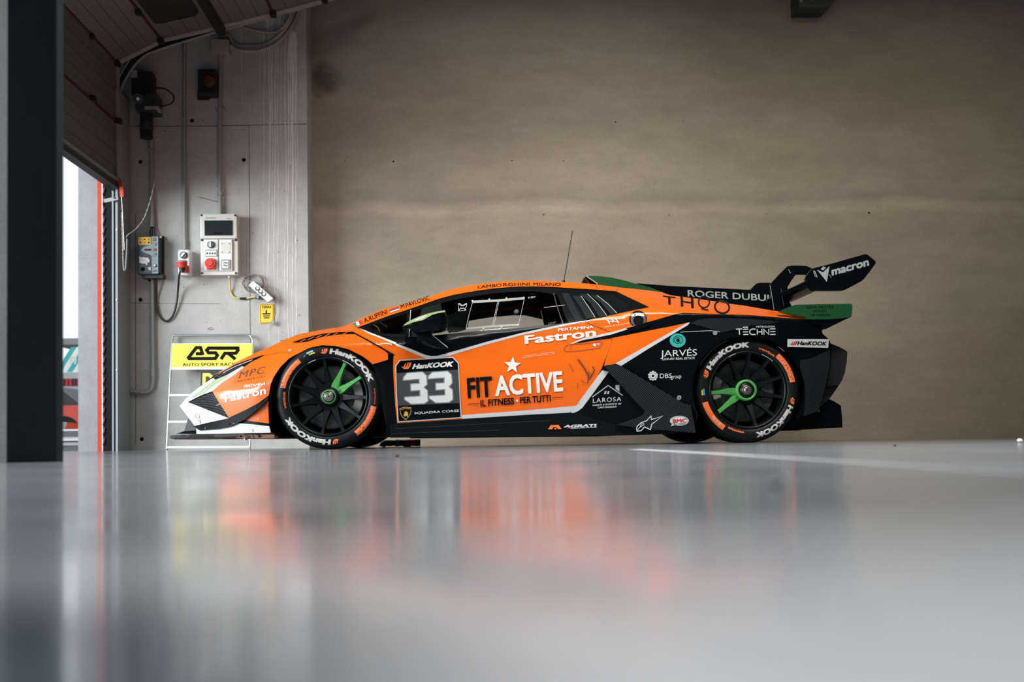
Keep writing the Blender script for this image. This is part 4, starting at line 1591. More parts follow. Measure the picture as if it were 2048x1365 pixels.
lo = Panel([(487.7, 841), (510, 825.6), (533, 806), (536.5, 799), (536, 813), (537.5, 847.3), (510, 844)], M_ORANGE, step=.03)
lo.p(ell_px(515.5, 838.6, 1.6, n=10), M_SILVER)
lo.build('lower_bumper')
bs = Panel([(478, 846.7), (487, 841), (510, 844), (537.5, 847.3), (538, 853), (505, 849.5)], M_BLACK, -.01, step=.04)
bs.build('bumper_slot')
lw = Panel([(392.7, 857), (398.6, 861.5), (433.8, 858.5), (463, 852.6), (474.8, 846.7), (505, 849.5), (538, 853), (541, 865.5), (540.4, 868.3), (392.7, 868.3)], M_WHITE, .006, step=.03)
lw.p(ell_px(503, 861.5, 4.2, 2.7, n=16), M_GREYW)
lw.st(arc_px(502.5, 861.5, 4.2, -70, 80, 8, ry=3.2), .8, M_NUMGREY)
for x, y in ((466, 863.8), (452, 858.7)):
    lw.p(ell_px(x, y, 1.0, n=8), M_STEEL)
lw.build('lower_valance')

# splitter: a thin plate following the nose in plan
mb = MB()
zt0, zt1 = lp_(450, 869.2, -.9).z, lp_(450, 877.2, -.9).z
pts = []
sx = lambda px, w_: lp_(px, 872, -w_).x
plan = [(sx(341, .30), -.30), (sx(352, .50), -.50), (sx(380, .70), -.70), (sx(430, .86), -.86), (sx(490, .95), -.95), (sx(549, .965), -.965)]
poly = [(s_, t_) for s_, t_ in plan] + [(s_, -t_) for s_, t_ in plan[::-1]]
n = len(poly)
top = [(s_, t_, zt0 + .005) for s_, t_ in poly]
mid_ = [(s_ - .006, t_ * 1.006, (zt0 + zt1) / 2 - .002) for s_, t_ in poly]
bot = [(s_ + (.03 if i not in (5, 6) else 0), t_ * .985, zt1) for i, (s_, t_) in enumerate(poly)]
mb.add(top, [list(range(n))[::-1]], M_CARBON_D)
mb.add(bot, [list(range(n))], M_CARBON_D)
for A, B_, m in ((top, mid_, M_CARBON_D), (mid_, bot, M_RUST)):
    mb.add(A + B_, [(i, n + i, n + (i + 1) % n, (i + 1) % n) for i in range(n)], m)
mb.build('front_splitter', car)
mb = MB()
slab(mb, [(473.6, 869.6), (548, 869.6), (549, 877.3), (473.6, 877)], -.975, -.93, M_RUST)
for x, y in ((481.5, 873), (519, 873)):
    p = lp_(x, y, -.976)
    mb.cyl(p, p + Vector((0, .01, 0)), .007, M_VOID, n=10)
p = lp_(491, 879, -.95)
mb.cyl(p + Vector((0, 0, -.004)), p + Vector((0, 0, .012)), .012, M_STEEL, n=12)
mb.build('splitter_skid', car)
# mouth of the nose, dark carbon behind the white tip
mb = MB()
a_, b_, c_, d_ = lp_(377, 835, -.50), lp_(368, 864, -.50), lp_(430, 864, -.62), lp_(430, 840, -.66)
vs_ = [a_, b_, c_, d_]
vs2 = [Vector((v.x, -v.y, v.z)) for v in vs_]
mb.add(vs_, [(0, 1, 2, 3)], M_CARBON)
mb.add(vs2, [(3, 2, 1, 0)], M_CARBON)
mb.add([vs_[0], vs_[1], vs2[1], vs2[0]], [(0, 3, 2, 1)], M_VOID)
mb.add([vs_[0], vs_[3], vs2[3], vs2[0]], [(0, 1, 2, 3)], M_CARBON)
slab(mb, [(352, 868.3), (368, 863), (394, 861), (394, 868.8)], -.58, -.54, M_BLACK)
mb.build('front_intake', car)

# ---- front wing panel
wing = Panel([(426, 752), (455, 735), (484, 719), (534, 696.5), (560, 684.5), (584, 674), (617, 665), (658, 657.8), (682, 654.4), (695, 650), (707, 645), (713, 656), (740, 667.5), (793, 687), (788.5, 709.5), (776, 706), (775.7, 720), (745.4, 729), (735, 720), (723.4, 712), (697, 699), (670.7, 692.3), (644, 691), (618, 696.4), (588, 711.7), (582.7, 706.5), (563, 704.7), (528, 711.3), (526, 710.5), (470.6, 729.3), (440, 745.6)], M_ORANGE, step=.03)
wing.p([(583.2, 685.3), (611, 676), (644, 668), (678, 664.6), (704, 664.1), (713, 668.5), (678, 669.4), (644, 674.2), (616.7, 683.5), (600, 685.8)], M_MATT)
for x in (606, 622, 638, 654, 670, 688):
    yy = np.interp(x, [583, 611, 644, 678, 704], [685.3, 676, 668, 664.6, 664.1])
    wing.st([(x - 6, yy + 7.2), (x, yy + 3.5), (x + 6, yy + 1.0)], 1.1, M_ORANGE)
wing.p([(703, 663.2), (707, 664.4), (779, 704), (788, 709), (788.5, 712.5), (775.8, 707.5), (770, 702), (702, 664.8)], M_MATT)
wing.p(ell_px(579.5, 700.5, 3.3, 2.2, n=16), M_SILVER).st(ell_px(579.5, 700.5, 1.6, 1.0, n=10), .5, M_MATT, True)
wing.p(ell_px(780.5, 689, 3.8, 2.6, n=16, rot=.5), M_SILVER).st(ell_px(780.5, 689, 1.8, 1.2, n=10), .5, M_MATT, True)
wing.p([(716, 655.5), (740, 665.2), (793, 685.7), (792, 690), (766, 679), (740, 669)], M_STRIPE)
wing.build('front_wing_panel')
bw = Panel([(775.6, 706.5), (788, 711), (786.5, 729), (786.8, 745), (788.5, 778), (790.5, 810), (794, 847), (781, 849.5), (780, 874), (771, 874), (773, 840), (774, 800), (769, 760), (758, 738), (745.4, 728.5), (775.7, 719)], M_BLACK, -.012)
bw.build('wheel_arch_trim')

# ---- door
DOOR = [(792.3, 688), (820, 698), (840, 706.5), (852, 711), (862, 713), (875, 712.6), (890, 708.4), (930, 697), (973, 684.5), (1040, 667.5), (1080, 658.5), (1120, 650.8), (1164, 642.7), (1219.7, 665), (1223.6, 677), (1222.4, 690), (1213.6, 711), (1203, 737.5), (1185.5, 772.6), (1162.6, 804), (1150, 818), (1141, 825), (1139, 826), (1050, 830.5), (924, 838.5), (794.5, 847), (790.5, 810), (788.5, 778), (786.6, 745), (786.6, 729), (787.6, 694)]
door_ = Panel(DOOR, M_ORANGE, rim=.04)
door_.p([(792, 687.3), (820, 697.6), (840, 706), (852, 710.6), (862, 712.6), (875, 712.2), (890, 708), (930, 696.6), (973, 684.1), (1040, 667), (1080, 658.1), (1120, 650.4), (1164, 642.4), (1168, 643.8), (1120, 654.5), (1080, 662.8), (1040, 671.5), (973, 689.7), (930, 702.5), (890, 714.5), (875, 718.6), (862, 718.8), (850, 716.2), (838, 711.5), (818, 702.8), (792.3, 692.3)], M_STRIPE)
door_.p([(924, 830.8), (980, 826.6), (1050, 821.5), (1110, 816.2), (1153, 812), (1146.5, 821), (1139, 825.9), (1050, 830.4), (924, 838.4)], M_STRIPE)
d7 = crop(770, 690, 5.12)
door_.p([(1140, 688.2), (1165, 677), (1222.6, 664.5), (1222.8, 670), (1165, 681), (1147.4, 687.6)], M_STRIPE)
door_.p([(1148, 687.8), (1165, 681.5), (1222.8, 669.5), (1223, 677), (1190, 681)], M_BLACK)
# handle recess
door_.st([(1128, 699.5), (1131, 693), (1137, 690), (1170, 688), (1200, 683.5), (1205, 685.5), (1202, 693), (1198, 696.5), (1160, 702), (1134, 703.8), (1129, 702.3)], .8, M_BROWN, True)
door_.st([(1143, 690.3), (1141, 695), (1142, 701)], .7, M_BROWN)
door_.p([(1185, 690.3), (1190, 686.8), (1190, 688.6), (1198, 687.3), (1198.5, 690.5), (1190.5, 692), (1190.8, 694)], M_DECALW)
door_.p([(1191.5, 689.2), (1197, 688.3), (1197.2, 690), (1191.7, 691)], M_BLUE)
# lettering
door_.t('PERTAMINA', (1116.2, 662.9), (1186.7, 656.8), (-.2, -5.6), M_DECALW, bold=.022, shear=.08)
door_.t('Fastron', (1049.8, 688.3), (1192.2, 672.8), (-1.2, -17.0), M_DECALW, bold=.03)
door_.t('FIT', (936.0, 795.7), (985.5, 792), (-2.4, -40), M_DECALK, bold=.035)
door_.t('ACTIVE', (991.0, 791.7), (1126.4, 781.5), (-2.6, -40), M_DECALW, bold=.030)
door_.p(star_px(1025, 731, 17.2, .06, .42), M_DECALW)
door_.t('IL FITNESS', (961.4, 813.5), (1028.4, 808.4), (-.8, -13.2), M_DECALK, bold=.03)
door_.p(star_px(1034.2, 802, 3.4), M_DECALW)
door_.t('PER TUTTI', (1040.5, 807.3), (1102, 802.9), (-.8, -13.2), M_DECALK, bold=.03)
door_.st([(936, 809.2), (958.5, 807.4)], 1.1, M_DECALK)
door_.st([(1105.5, 795.9), (1126.5, 794.6)], 1.1, M_DECALK)
# scuffs
d8 = crop(1080, 690, 5.689)
for pts, wd in ((((430, 160), (470, 215), (520, 290), (548, 350), (552, 410)), 3.0), (((600, 245), (620, 290), (585, 345), (560, 380)), 2.6),
                (((330, 215), (360, 260), (378, 310)), 1.2), (((470, 400), (500, 430), (520, 440)), 1.4), (((425, 430), (432, 500)), 1.0), (((560, 300), (556, 360), (540, 440)), 2.0)):
    door_.st(d8(*pts), wd * .75, M_BROWN)
for pts in (((895, 455), (915, 470)), ((935, 470), (960, 540)), ((915, 632), (960, 628)), ((1600, 490), (1570, 500))):
    door_.st(d7(*pts), .8, M_BROWN)
for y0 in (0, 3):
    door_.st([(1045, 713 + y0), (1110, 704 + y0)], .35, M_DECALW)
dob = door_.build('door')
# number board, part of the door
nb = Panel(None, None)
nb.k = 3
nb.p(d7((150, 155), (695, 125), (755, 185), (768, 470), (785, 750), (130, 795), (112, 500), (105, 215)), M_STRIPE)
nb.p(d7((156, 164), (690, 134), (746, 190), (758, 470), (775, 742), (140, 785), (122, 500), (115, 220)), M_BLACK)
nb.p(d7((121, 290), (750, 255), (760, 470), (767, 597), (133, 625), (124, 500)), M_NUMGREY)
nb.t('HanKOOK', d7((278, 246))[0], d7((690, 220))[0], (2.6, -9.8), M_DECALW, bold=.05, shear=.12)
nb.x(flame(*d7((165, 250))[0], 19.5, 13.2, 1.2), M_TYREO)
for pts in (((190, 362), (192, 335), (228, 292), (382, 280), (423, 318), (429, 405), (395, 437), (433, 470), (439, 575), (402, 601), (272, 606), (204, 562), (202, 540), (362, 528), (360, 465), (268, 470), (265, 405), (354, 400), (352, 350)),
            ((445, 347), (447, 322), (485, 284), (640, 273), (679, 308), (686, 393), (652, 430), (689, 462), (693, 560), (655, 589), (520, 593), (458, 550), (456, 528), (618, 518), (616, 455), (525, 462), (522, 398), (610, 392), (608, 335))):
    nb.st(d7(*pts), 2.7, M_DECALG, True, lift=.0034)
    nb.st(d7(*pts), 1.7, M_BLACK, True, lift=.0037)
    nb.p(d7(*pts), M_DECALG, lift=.0040)
nb.t('SQUADRA CORSE', d7((300, 712))[0], d7((757, 686))[0], (.2, -4.6), M_DECALG, bold=.012)
nb.p(d7((150, 650), (205, 638), (268, 642), (268, 690), (255, 725), (212, 772), (170, 735), (155, 700)), M_GOLD)
nb.p(d7((155, 655), (205, 644), (263, 648), (263, 690), (250, 722), (212, 764), (175, 732), (160, 698)), M_DECALK)
nb.p(d7((190, 725), (200, 695), (212, 680), (232, 690), (238, 715), (232, 740), (218, 725), (205, 738)), M_GOLD)
nb.st(d7((165, 664), (205, 655), (255, 658)), .9, M_GOLD)
nb.st(d7((185, 637), (235, 637)), .9, M_RED)
nb.build('number_board', dob)

# ---- side window area
GLB = [(1137.5, 645.5), (1114, 648.5), (1066, 653), (1020.6, 657), (941, 664), (882.3, 669.6), (840, 674), (800, 675), (770, 673), (745, 667)]   # bottom edge of the glass
GLT = [(714, 655.5), (745, 644), (777.7, 631.8), (828.4, 615), (875.3, 598.6), (905, 590.5), (934, 585), (965, 580), (992.5, 576.5), (1040, 573.3), (1070, 573), (1106, 574.5)]
du = Panel([(714, 655.5)] + GLB[::-1] + [(1152, 643.8), (1164, 642.3), (1120, 650.4), (1080, 658.1), (1040, 667), (973, 684.1), (930, 696.6), (890, 708), (875, 712.2), (862, 712.6), (852, 710.6), (840, 706), (820, 697.6), (792, 687.3), (740, 665.3)], M_BLACK, .002, rim=.03)
du.build('door_upper', dob)
gw = Panel(GLT + GLB, M_GLASS, -.010, rim=0, far=False, step=.06)
gwo = gw.build('side_window')
GLASS_FAR = MB()
fr = Panel(None, None, off=-.006)
def offs(pts, d): return [(x, y + d) for x, y in pts]
fr.p(GLT + [(1114, 590)] + [(x, y + (10 if x > 850 else 7)) for x, y in GLT[::-1][1:-1]] + [(735, 655)], M_MATT, lift=0, far=True)
fr.p([(814, 622), (822, 619), (823, 674.5), (813, 674.5)], M_MATT, lift=.001)
fr.st([(821.5, 620.5), (820, 640), (818, 674.3)], 1.3, M_GREYW, lift=.003)
fr.p([(714, 655.5), (730, 651), (752, 662), (770, 668), (813, 670), (813, 675), (770, 674), (745, 668)], M_MATT, lift=.001, far=True)
fr.st([(1107, 586), (1113, 610), (1121, 634), (1126, 647)], 1.6, M_NUMGREY, lift=.002)
fr.build('window_frame', gwo)
sw = Panel(None, None, off=-.004)
sw.st([(945, 603.5), (996, 601), (1049, 596.2)], 3.6, M_GREYP, lift=.002)
sw.st([(945.5, 606), (996, 603.5), (1048, 598.8)], .7, M_SILVER, lift=.004)
sw.st([(932, 657.5), (985, 653), (1037, 649.5)], 3.6, M_GREYP, lift=.002)
for pts in ([(945, 605), (938, 630), (932, 657)], [(995.5, 603), (990, 628), (984.5, 653)], [(998, 603), (992.5, 628), (987.5, 653)], [(1048.5, 598), (1044, 620), (1037, 649)]):
    sw.st(pts, .7, M_SILVER, lift=.003)
for x, y in ((945, 602.5), (978.5, 599.5), (1013, 597), (1047.5, 596), (967, 657), (1003, 653.8), (1036, 650)):
    sw.p(ell_px(x, y, 2.0, n=12), M_SILVER, lift=.005)
sw.build('sliding_pane', gwo)
kn = MB()
s_, z_ = unproject([(1032.7, 624)], wbody, 0)
w_ = float(wbody(s_, z_)[0])
kn.cyl((s_[0], -w_ + .01, z_[0]), (s_[0], -w_ - .03, z_[0]), .015, M_CHROME, .012, n=18)
kn.build('pane_knob', gwo)
def sticker(fn):
    s_ = Panel(None, None, off=-.008)
    fn(s_)
    s_.build('window_sticker', gwo)
kk = crop(880, 560, 8.533)
sticker(lambda s: (s.st(kk((310, 405), (330, 400), (370, 430), (400, 430), (440, 405), (455, 400), (455, 440), (435, 480), (440, 520), (310, 530), (320, 470), (310, 405)), .6, M_DECALG),
                   s.st(kk((325, 415), (360, 440), (405, 440), (440, 415)), 1.0, M_DECALG), s.st(kk((325, 520), (350, 480), (375, 490), (405, 480), (435, 515)), 1.0, M_DECALG)))
sticker(lambda s: s.t('R SKY', (1056.5, 597.5), (1071, 595.8), (0, -3.2), M_SILVER, bold=.02))
sticker(lambda s: s.t('OMP', (1096, 650), (1112, 647.5), (.3, -4.6), M_NUMGREY))
sticker(lambda s: s.st([(1088, 615.5), (1129, 610.5)], 1.0, M_SILVER))
# far-side window glass
_v, _f = poly_px(GLT + GLB)
s_, z_ = unproject(_v, wbody, -.01)
v2, fs, _ = cut2d(np.stack([s_, z_], 1), _f, .06)
Wf = wbody(v2[:, 0], v2[:, 1]) - .01
GLASS_FAR.add(np.stack([v2[:, 0], Wf, v2[:, 1]], 1), [q[::-1] for q in fs], M_GLASS, True)
GLASS_FAR.build('side_window', car)

# ---- carbon louvre panel behind the door glass
lv = Panel([(1106, 574.5), (1150, 577.3), (1192, 580), (1232.5, 583.2), (1299, 614.5), (1274, 619.5), (1222, 630.5), (1165, 642.5), (1138, 645.5), (1131, 632), (1121, 606), (1113, 588)], M_CARBON_D, -.012, rim=.02)
lv.p([(1106, 574.5), (1150, 577.3), (1192, 580), (1232.5, 583.2), (1245, 589.5), (1192, 588), (1150, 585), (1116, 586)], M_MATT)
lv.p([(1232.5, 583.2), (1299, 614.5), (1274, 619.5), (1262, 622), (1255, 605), (1225, 589)], M_MATT)
lv.p([(1123, 586), (1137, 587), (1165, 640.5), (1152, 643.5), (1140, 622)], M_CARBON)
lvo = lv.build('louvre_panel')
for (xa, ya), (xm, ym), (xb, yb), dx in (((1162, 592), (1177, 614), (1190, 635), 17), ((1174.8, 588), (1196, 608), (1213.5, 631.5), 15), ((1194, 591), (1216, 608), (1234, 627), 12)):
    q = Panel([(xa - dx, ya), (xa, ya), (xm, ym), (xb, yb), (xb - dx, yb + 3.2), (xm - dx, ym)], M_CARBON, .008, rim=.02)
    q.st([(xa, ya), (xm, ym), (xb, yb)], .9, M_STRIPE)
    q.build('louvre_blade', lvo)

# ---- roof rail
ROOF_T = [(707, 645), (735, 632.5), (768, 618), (801, 611), (828, 603.5), (856, 594.7), (878, 587), (899, 580), (925, 574.2), (953, 569.3), (982, 565.5), (1012, 562.7), (1040, 561.8), (1070, 561.5), (1098, 563), (1149, 565.4), (1192, 569.3), (1237, 575)]
rf = Panel(ROOF_T + [(1232.5, 583), (1192, 579.6), (1150, 577), (1106, 574.2)] + GLT[::-1][1:], M_ORANGE, 0, step=.03)
rf.t('A.RUFFINI', (729.3, 646.0), (775.2, 627.6), (-3.0, -9.4), M_DECALK, bold=.01)
rf.t('M.PAVLOVIC', (802.5, 618.2), (859.4, 599.6), (-2.4, -8.6), M_DECALK, bold=.01)
rf.t('LAMBO', (955.8, 577.4), (1003.3, 573.0), (-.4, -6.2), M_DECALK, bold=.012)
rf.t('RGHINI', (1006.3, 572.7), (1059.3, 571.3), (-.1, -6.2), M_DECALK, bold=.012)
rf.t('MILANO', (1066.3, 571.3), (1121, 572.0), (.2, -6.1), M_DECALK, bold=.012)
def quads(q, n, axis):
    (a, b, c, d) = [np.array(p) for p in q]      # tl, tr, br, bl
    out = []
    for i in range(n):
        u, v = i / n, (i + 1) / n
        if axis == 0:
            out.append([a + (b - a) * u, a + (b - a) * v, d + (c - d) * v, d + (c - d) * u])
        else:
            out.append([a + (d - a) * u, b + (c - b) * u, b + (c - b) * v, a + (d - a) * v])
    return out
for q, m in zip(quads([(705.4, 647.4), (722, 641), (725.5, 647.6), (708.8, 654)], 3, 0), (M_GREENF, M_WHITE, M_RED)):
    rf.p([tuple(p) for p in q], m)
for q, m in zip(quads([(779, 619.4), (797, 613.2), (798.6, 619), (781, 625.5)], 3, 1), (M_RED, M_BLUE, M_WHITE)):
    rf.p([tuple(p) for p in q], m)
rf.st([(1191, 569.5), (1194, 574), (1193.5, 579)], .7, M_BROWN)
rf.st([(1236.5, 575.5), (1232, 583)], .9, M_BROWN)
rf.build('roof_rail')

# ---- rear quarter, orange upper part
rq = Panel([(1165, 643), (1222, 630.9), (1274, 619.9), (1299.5, 614.8), (1232.7, 583), (1237.2, 575.2), (1274, 578.7), (1300, 581.6), (1323, 584.5), (1340, 590.6), (1380, 596), (1426, 602.5), (1490, 612), (1555, 623), (1613, 635.2), (1613, 639.3), (1555, 635), (1490, 630.2), (1426, 628.2), (1395, 627.2), (1368, 626.2), (1352, 628.3), (1320, 637.8), (1270, 651.5), (1222, 665)], M_ORANGE, 0, step=.03)
rq.st([(1170, 644.5), (1195, 654), (1221, 665)], .8, M_BROWN)
rq.st([(1165, 643.6), (1182, 640.2), (1172, 644.4)], 1.2, M_STRIPE)
rq.t('T', (1326.5, 607.8), (1351.5, 611), (-.6, -17.5), M_DECALK, bold=.012)
rq.t('H', (1361.5, 612.7), (1387.5, 616.8), (-1.0, -21.5), M_DECALK, bold=.012)
rq.st(ell_px(1408, 604.5, 10.8, 11.2), 3.0, M_DECALK, True)
rq.st([(1402, 618), (1417, 620.8)], 2.6, M_DECALK)
rq.st(ell_px(1444, 614.5, 14.6, 12.2, rot=.25), 3.6, M_DECALK, True)
c3 = crop(1160, 540, 11.378)
rq.st(c3((600, 1140), (640, 1150), (680, 1240)), 2.0, M_DECALW).st(c3((720, 1130), (770, 1150), (730, 1200)), 1.6, M_DECALW)
rq.st(c3((790, 1120), (830, 1130), (880, 1215)), 2.0, M_DECALW).st(c3((620, 1190), (720, 1165), (900, 1190)), 1.1, M_DECALW)
rq.t('Hotels & Apartments', c3((560, 1310))[0], c3((1125, 1225))[0], (-.3, -2.3), M_DECALW, bold=-.004)
rqo = rq.build('rear_quarter_panel')
# fuel filler, part of the quarter panel
ff = Panel(None, None)
ff.p(ell_px(1276, 638.5, 17.5, 17), M_MATT, lift=.002)
ff.p(ell_px(1276.5, 639.5, 15.4, 14.4), M_STEEL, lift=.0035)
ff.p(ell_px(1277, 641.5, 10.4, 10.4), M_MATT, lift=.005)
ff.p(ell_px(1277, 644, 8.0, 6.5), M_VOID, lift=.006)
ff.p([(1252, 657), (1270, 652), (1282, 648.5), (1298, 643.5), (1300, 652), (1276, 660), (1262, 663)], M_BLACK, lift=.0075)
ff.build('fuel_filler', rqo)

# ---- rear wing panel (black side) with arch
ARCR = arc_px(1496, 783, 113.5, 206, -28, 36, ry=112)
RB = [(1222.5, 665.2), (1270, 651.7), (1320, 638), (1352, 628.5), (1368, 626.4), (1395, 627.4), (1426, 628.4), (1490, 630.4), (1555, 635.2), (1613, 639.5), (1640, 643), (1644, 667), (1658, 679), (1661, 687), (1660, 710), (1659, 734), (1654, 757), (1649.5, 778), (1643, 801), (1636, 824), (1606, 833.5)] + ARCR[::-1] + [(1381.5, 811.3), (1368, 808), (1330, 785), (1290, 761), (1242, 732.7), (1229.4, 728.9), (1207.4, 732), (1213.8, 711), (1222.8, 690), (1224, 677)]
rb = Panel(RB, M_BLACK, 0, rim=.05)
rb.p([(1224.3, 676.7), (1270, 667.3), (1320, 657.5), (1352.5, 651), (1374, 646.2), (1300, 688.5), (1232, 727.2), (1229.4, 728.7), (1207.6, 731.8), (1214, 711), (1222.8, 690)], M_ORANGE)
rb.p([(1230.5, 727.8), (1300, 688), (1374, 646.2), (1380, 645), (1376, 650.5), (1300, 696), (1242, 732.5), (1236, 729.5)], M_STRIPE)
rb.p([(1223, 664.9), (1247, 658), (1272, 650.6), (1282, 647.8), (1262, 657), (1222.8, 669.5)], M_STRIPE)
rb.p(crop(1300, 600, 7.877)((640, 370), (740, 320), (850, 298), (1000, 290), (1200, 290), (1450, 296), (1700, 312), (1900, 330), (2040, 352), (1850, 385), (1650, 400), (1500, 420), (1380, 455), (1250, 490), (1150, 512), (1050, 490), (950, 455), (800, 415)), M_CARBON)
rb.p([(1600, 722), (1625, 716), (1660, 700), (1659.3, 734), (1649.8, 778), (1636, 823.5), (1607, 832.8), (1611, 800), (1609, 765), (1600, 735)], M_CARBON)
rb.st(arc_px(1496, 783, 109, 152, 112, 12), .5, M_NUMGREY)
rb.p(ell_px(1430, 667, 4.6, 3.2, n=16), M_SILVER).st(ell_px(1430, 667, 2.2, 1.5, n=10), .6, M_MATT, True)
rb.p(ell_px(1358, 796, 4.4, 5.0, n=16, rot=.6), M_SILVER).st(ell_px(1358, 796, 2.2, 2.4, n=10), .6, M_MATT, True)
rb.t('JARVÉS', (1321, 714.2), (1394, 711.5), (0, -13.6), M_DECALG, bold=-.004)
rb.t('LUXURY REAL ESTATE', (1325, 721.0), (1389.6, 718.6), (0, -4.5), M_DECALG, bold=.015)
rb.p(ell_px(1355.5, 681.5, 16, 14), M_TEAL)
rb.st(arc_px(1355.8, 680.8, 9.4, -60, 215, 18, ry=8.6), 1.2, M_DECALK)
rb.st(arc_px(1355.4, 681.4, 6.2, 60, 330, 16), 1.2, M_DECALK)
rb.p(ell_px(1356.5, 680.6, 4.2), M_DECALK).st(arc_px(1356, 681, 3.8, -30, 180, 10), .9, M_TEAL)
rb.p(star_px(1306, 752.3, 10.8, 0, .7), M_DECALG).p(star_px(1306, 752.3, 10.2, math.pi / 5, .7), M_DECALG)
rb.st(ell_px(1306, 752.3, 6.2), .8, M_DECALK, True).p(ell_px(1306, 752.3, 2.6), M_DECALK)
rb.t('DBS', (1319.6, 757.0), (1343.3, 756.4), (0, -9.6), M_DECALG)
rb.t('group', (1342, 757.8), (1362.6, 756.6), (0, -8.2), M_DECALG)
q4 = crop(1300, 600, 7.877)
for pts in ([(1355, 463), (1452, 459)], [(1405, 463), (1411, 550)], [(1462, 434), (1545, 431)], [(1466, 466), (1548, 463)], [(1466, 507), (1548, 505)], [(1468, 548), (1550, 546)],
            [(1662, 462), (1605, 462), (1576, 480), (1570, 505), (1578, 532), (1605, 548), (1664, 547)], [(1688, 462), (1692, 549)], [(1690, 506), (1764, 505)], [(1762, 459), (1766, 549)],
            [(1796, 549), (1792, 466), (1872, 545), (1870, 459)], [(1892, 460), (1975, 458)], [(1893, 503), (1976, 501)], [(1894, 547), (1978, 545)]):
    rb.st(q4(*pts), 1.9, M_DECALG)
rb.t('METROLOGIA', (1512.3, 655.6), (1550.3, 655.3), (0, -3.6), M_DECALG, bold=.015)
rb.p([(1575, 678.7), (1658, 678.9), (1656.3, 696.2), (1574.6, 694.4)], M_DECALG)
rb.t('HanKOOK', (1594.3, 690.4), (1652.3, 691.6), (1.5, -8.0), M_DECALK, bold=.045, shear=.12)
rb.x(flame(1578.3, 691, 16.5, 8.4, 1.0), M_RED)
rb.st([(1361, 664.8), (1390, 663.2), (1420, 661.8), (1440, 664)], .9, M_STRIPE)
rbo = rb.build('rear_wing_panel')

# ---- sill and side blade
SILL = [(780, 849.5), (794.5, 847.2), (924, 838.7), (1050, 830.7), (1139, 826.1), (1147, 826.6), (1156, 823), (1165, 816.2), (1190, 782), (1217, 745), (1207, 740.5), (1203, 738.5), (1207.4, 732.2), (1229.4, 728.9), (1241.7, 732.7), (1290, 761), (1330, 785), (1368, 808), (1381.5, 811.3), (1386, 838), (1391.5, 866), (1330, 868.5), (1273, 871), (1160, 872), (1080, 872.8), (900, 875), (781, 876)]
sk = Panel(SILL, M_CARBON_D, .018, rim=.06)
sk.p([(1206, 740.8), (1203.5, 741.8), (1162.6, 804.5), (1150, 818.5), (1141.5, 826), (1147, 826.4), (1156, 822.8), (1165, 816), (1190, 782), (1217.3, 744.5)], M_STRIPE, lift=.002)
sk.p([(1218, 745), (1290, 822.7), (1287, 829), (1260, 840), (1233, 848), (1190, 838), (1156, 824), (1166, 816.5), (1191, 782.3)], M_BLACK, lift=.002)
sk.st([(1141, 825.2), (1150, 818.2), (1162.6, 804.2), (1185.5, 772.8), (1203, 738)], .6, M_MATT)
sk.st([(790, 858), (900, 852), (1000, 846.5), (1100, 842)], .5, M_NUMGREY)
sk.st([(783, 868), (860, 865), (1000, 861)], .5, M_NUMGREY)
sk.st(d8((595, 595), (775, 464), (940, 577)), 1.8, M_SILVER)
sk.p(d8((858, 458), (905, 458), (905, 535), (858, 500)), M_SILVER)
for x in (728, 762):
    sk.p(d8((x + 8, 530), (x + 30, 526), (x + 22, 560), (x, 564)), M_SILVER)
sk.t('LAROSA', (1185.7, 806.2), (1242.3, 802.5), (0, -9.0), M_DECALG, space=1.2)
sk.t('PARETI E SOFFITTI IN', (1185.5, 812.8), (1242.2, 809.5), (0, -3.2), M_DECALG, bold=.02)
sk.t('CARTONGESSO', (1195.2, 817.4), (1233.2, 815.3), (0, -3.2), M_DECALG, bold=.02)
sk.t('AGRATI', (1127.5, 855.6), (1192.5, 853.6), (.8, -5.0), M_DECALG, bold=.05, shear=.1)
sk.t('PERFORMANCE', (1142, 858.2), (1194, 855.9), (.2, -1.8), M_DECALG, bold=.03)
sk.st(d8((310, 948), (365, 946)), 1.2, M_RED)
sk.p(d8((92, 962), (122, 916), (210, 912), (245, 958), (205, 960), (188, 937), (152, 938), (140, 962)), M_TYREO)
sk.p(d8((165, 952), (182, 945), (190, 960), (160, 962)), M_TYREO)
sk.st(d8((1105, 985), (1098, 960), (1108, 925), (1150, 888), (1213, 866), (1262, 810), (1268, 852), (1395, 812), (1272, 905), (1256, 967), (1190, 935), (1150, 978)), 1.7, M_DECALG, True)
sk.st(d8((1110, 970), (1140, 935), (1185, 910)), 1.2, M_DECALG).st(d8((1140, 935), (1150, 905), (1185, 895)), 1.2, M_DECALG)
sk.p(ell_px(1358.7, 842.2, 19, 9.8), M_DECALG).st(ell_px(1358.7, 842.2, 17.5, 8.5), .6, M_NUMGREY, True)
sk.p(d8((1500, 905), (1490, 928), (1530, 915)), M_DECALG)
sk.t('BMC', (1345.3, 846.3), (1373.5, 845.2), (0, -7.6), M_RED, bold=.04)
sk.t('Air Filter', (1346.5, 850.3), (1370.5, 849.0), (.2, -3.2), M_DECALK, bold=.01)
sko = sk.build('side_sill')
bl = Panel([(1207.4, 732.2), (1229.4, 728.9), (1241.7, 732.7), (1290, 761), (1330, 785), (1368, 808), (1381.5, 811.3), (1390, 858), (1391.5, 866), (1290, 858), (1233, 850), (1260, 841.5), (1287, 830), (1290.5, 823), (1255, 784), (1217.5, 743.5)], M_CARBON, .045, rim=.05)
for i in range(1): pass
bl.mb.build('side_blade', sko)
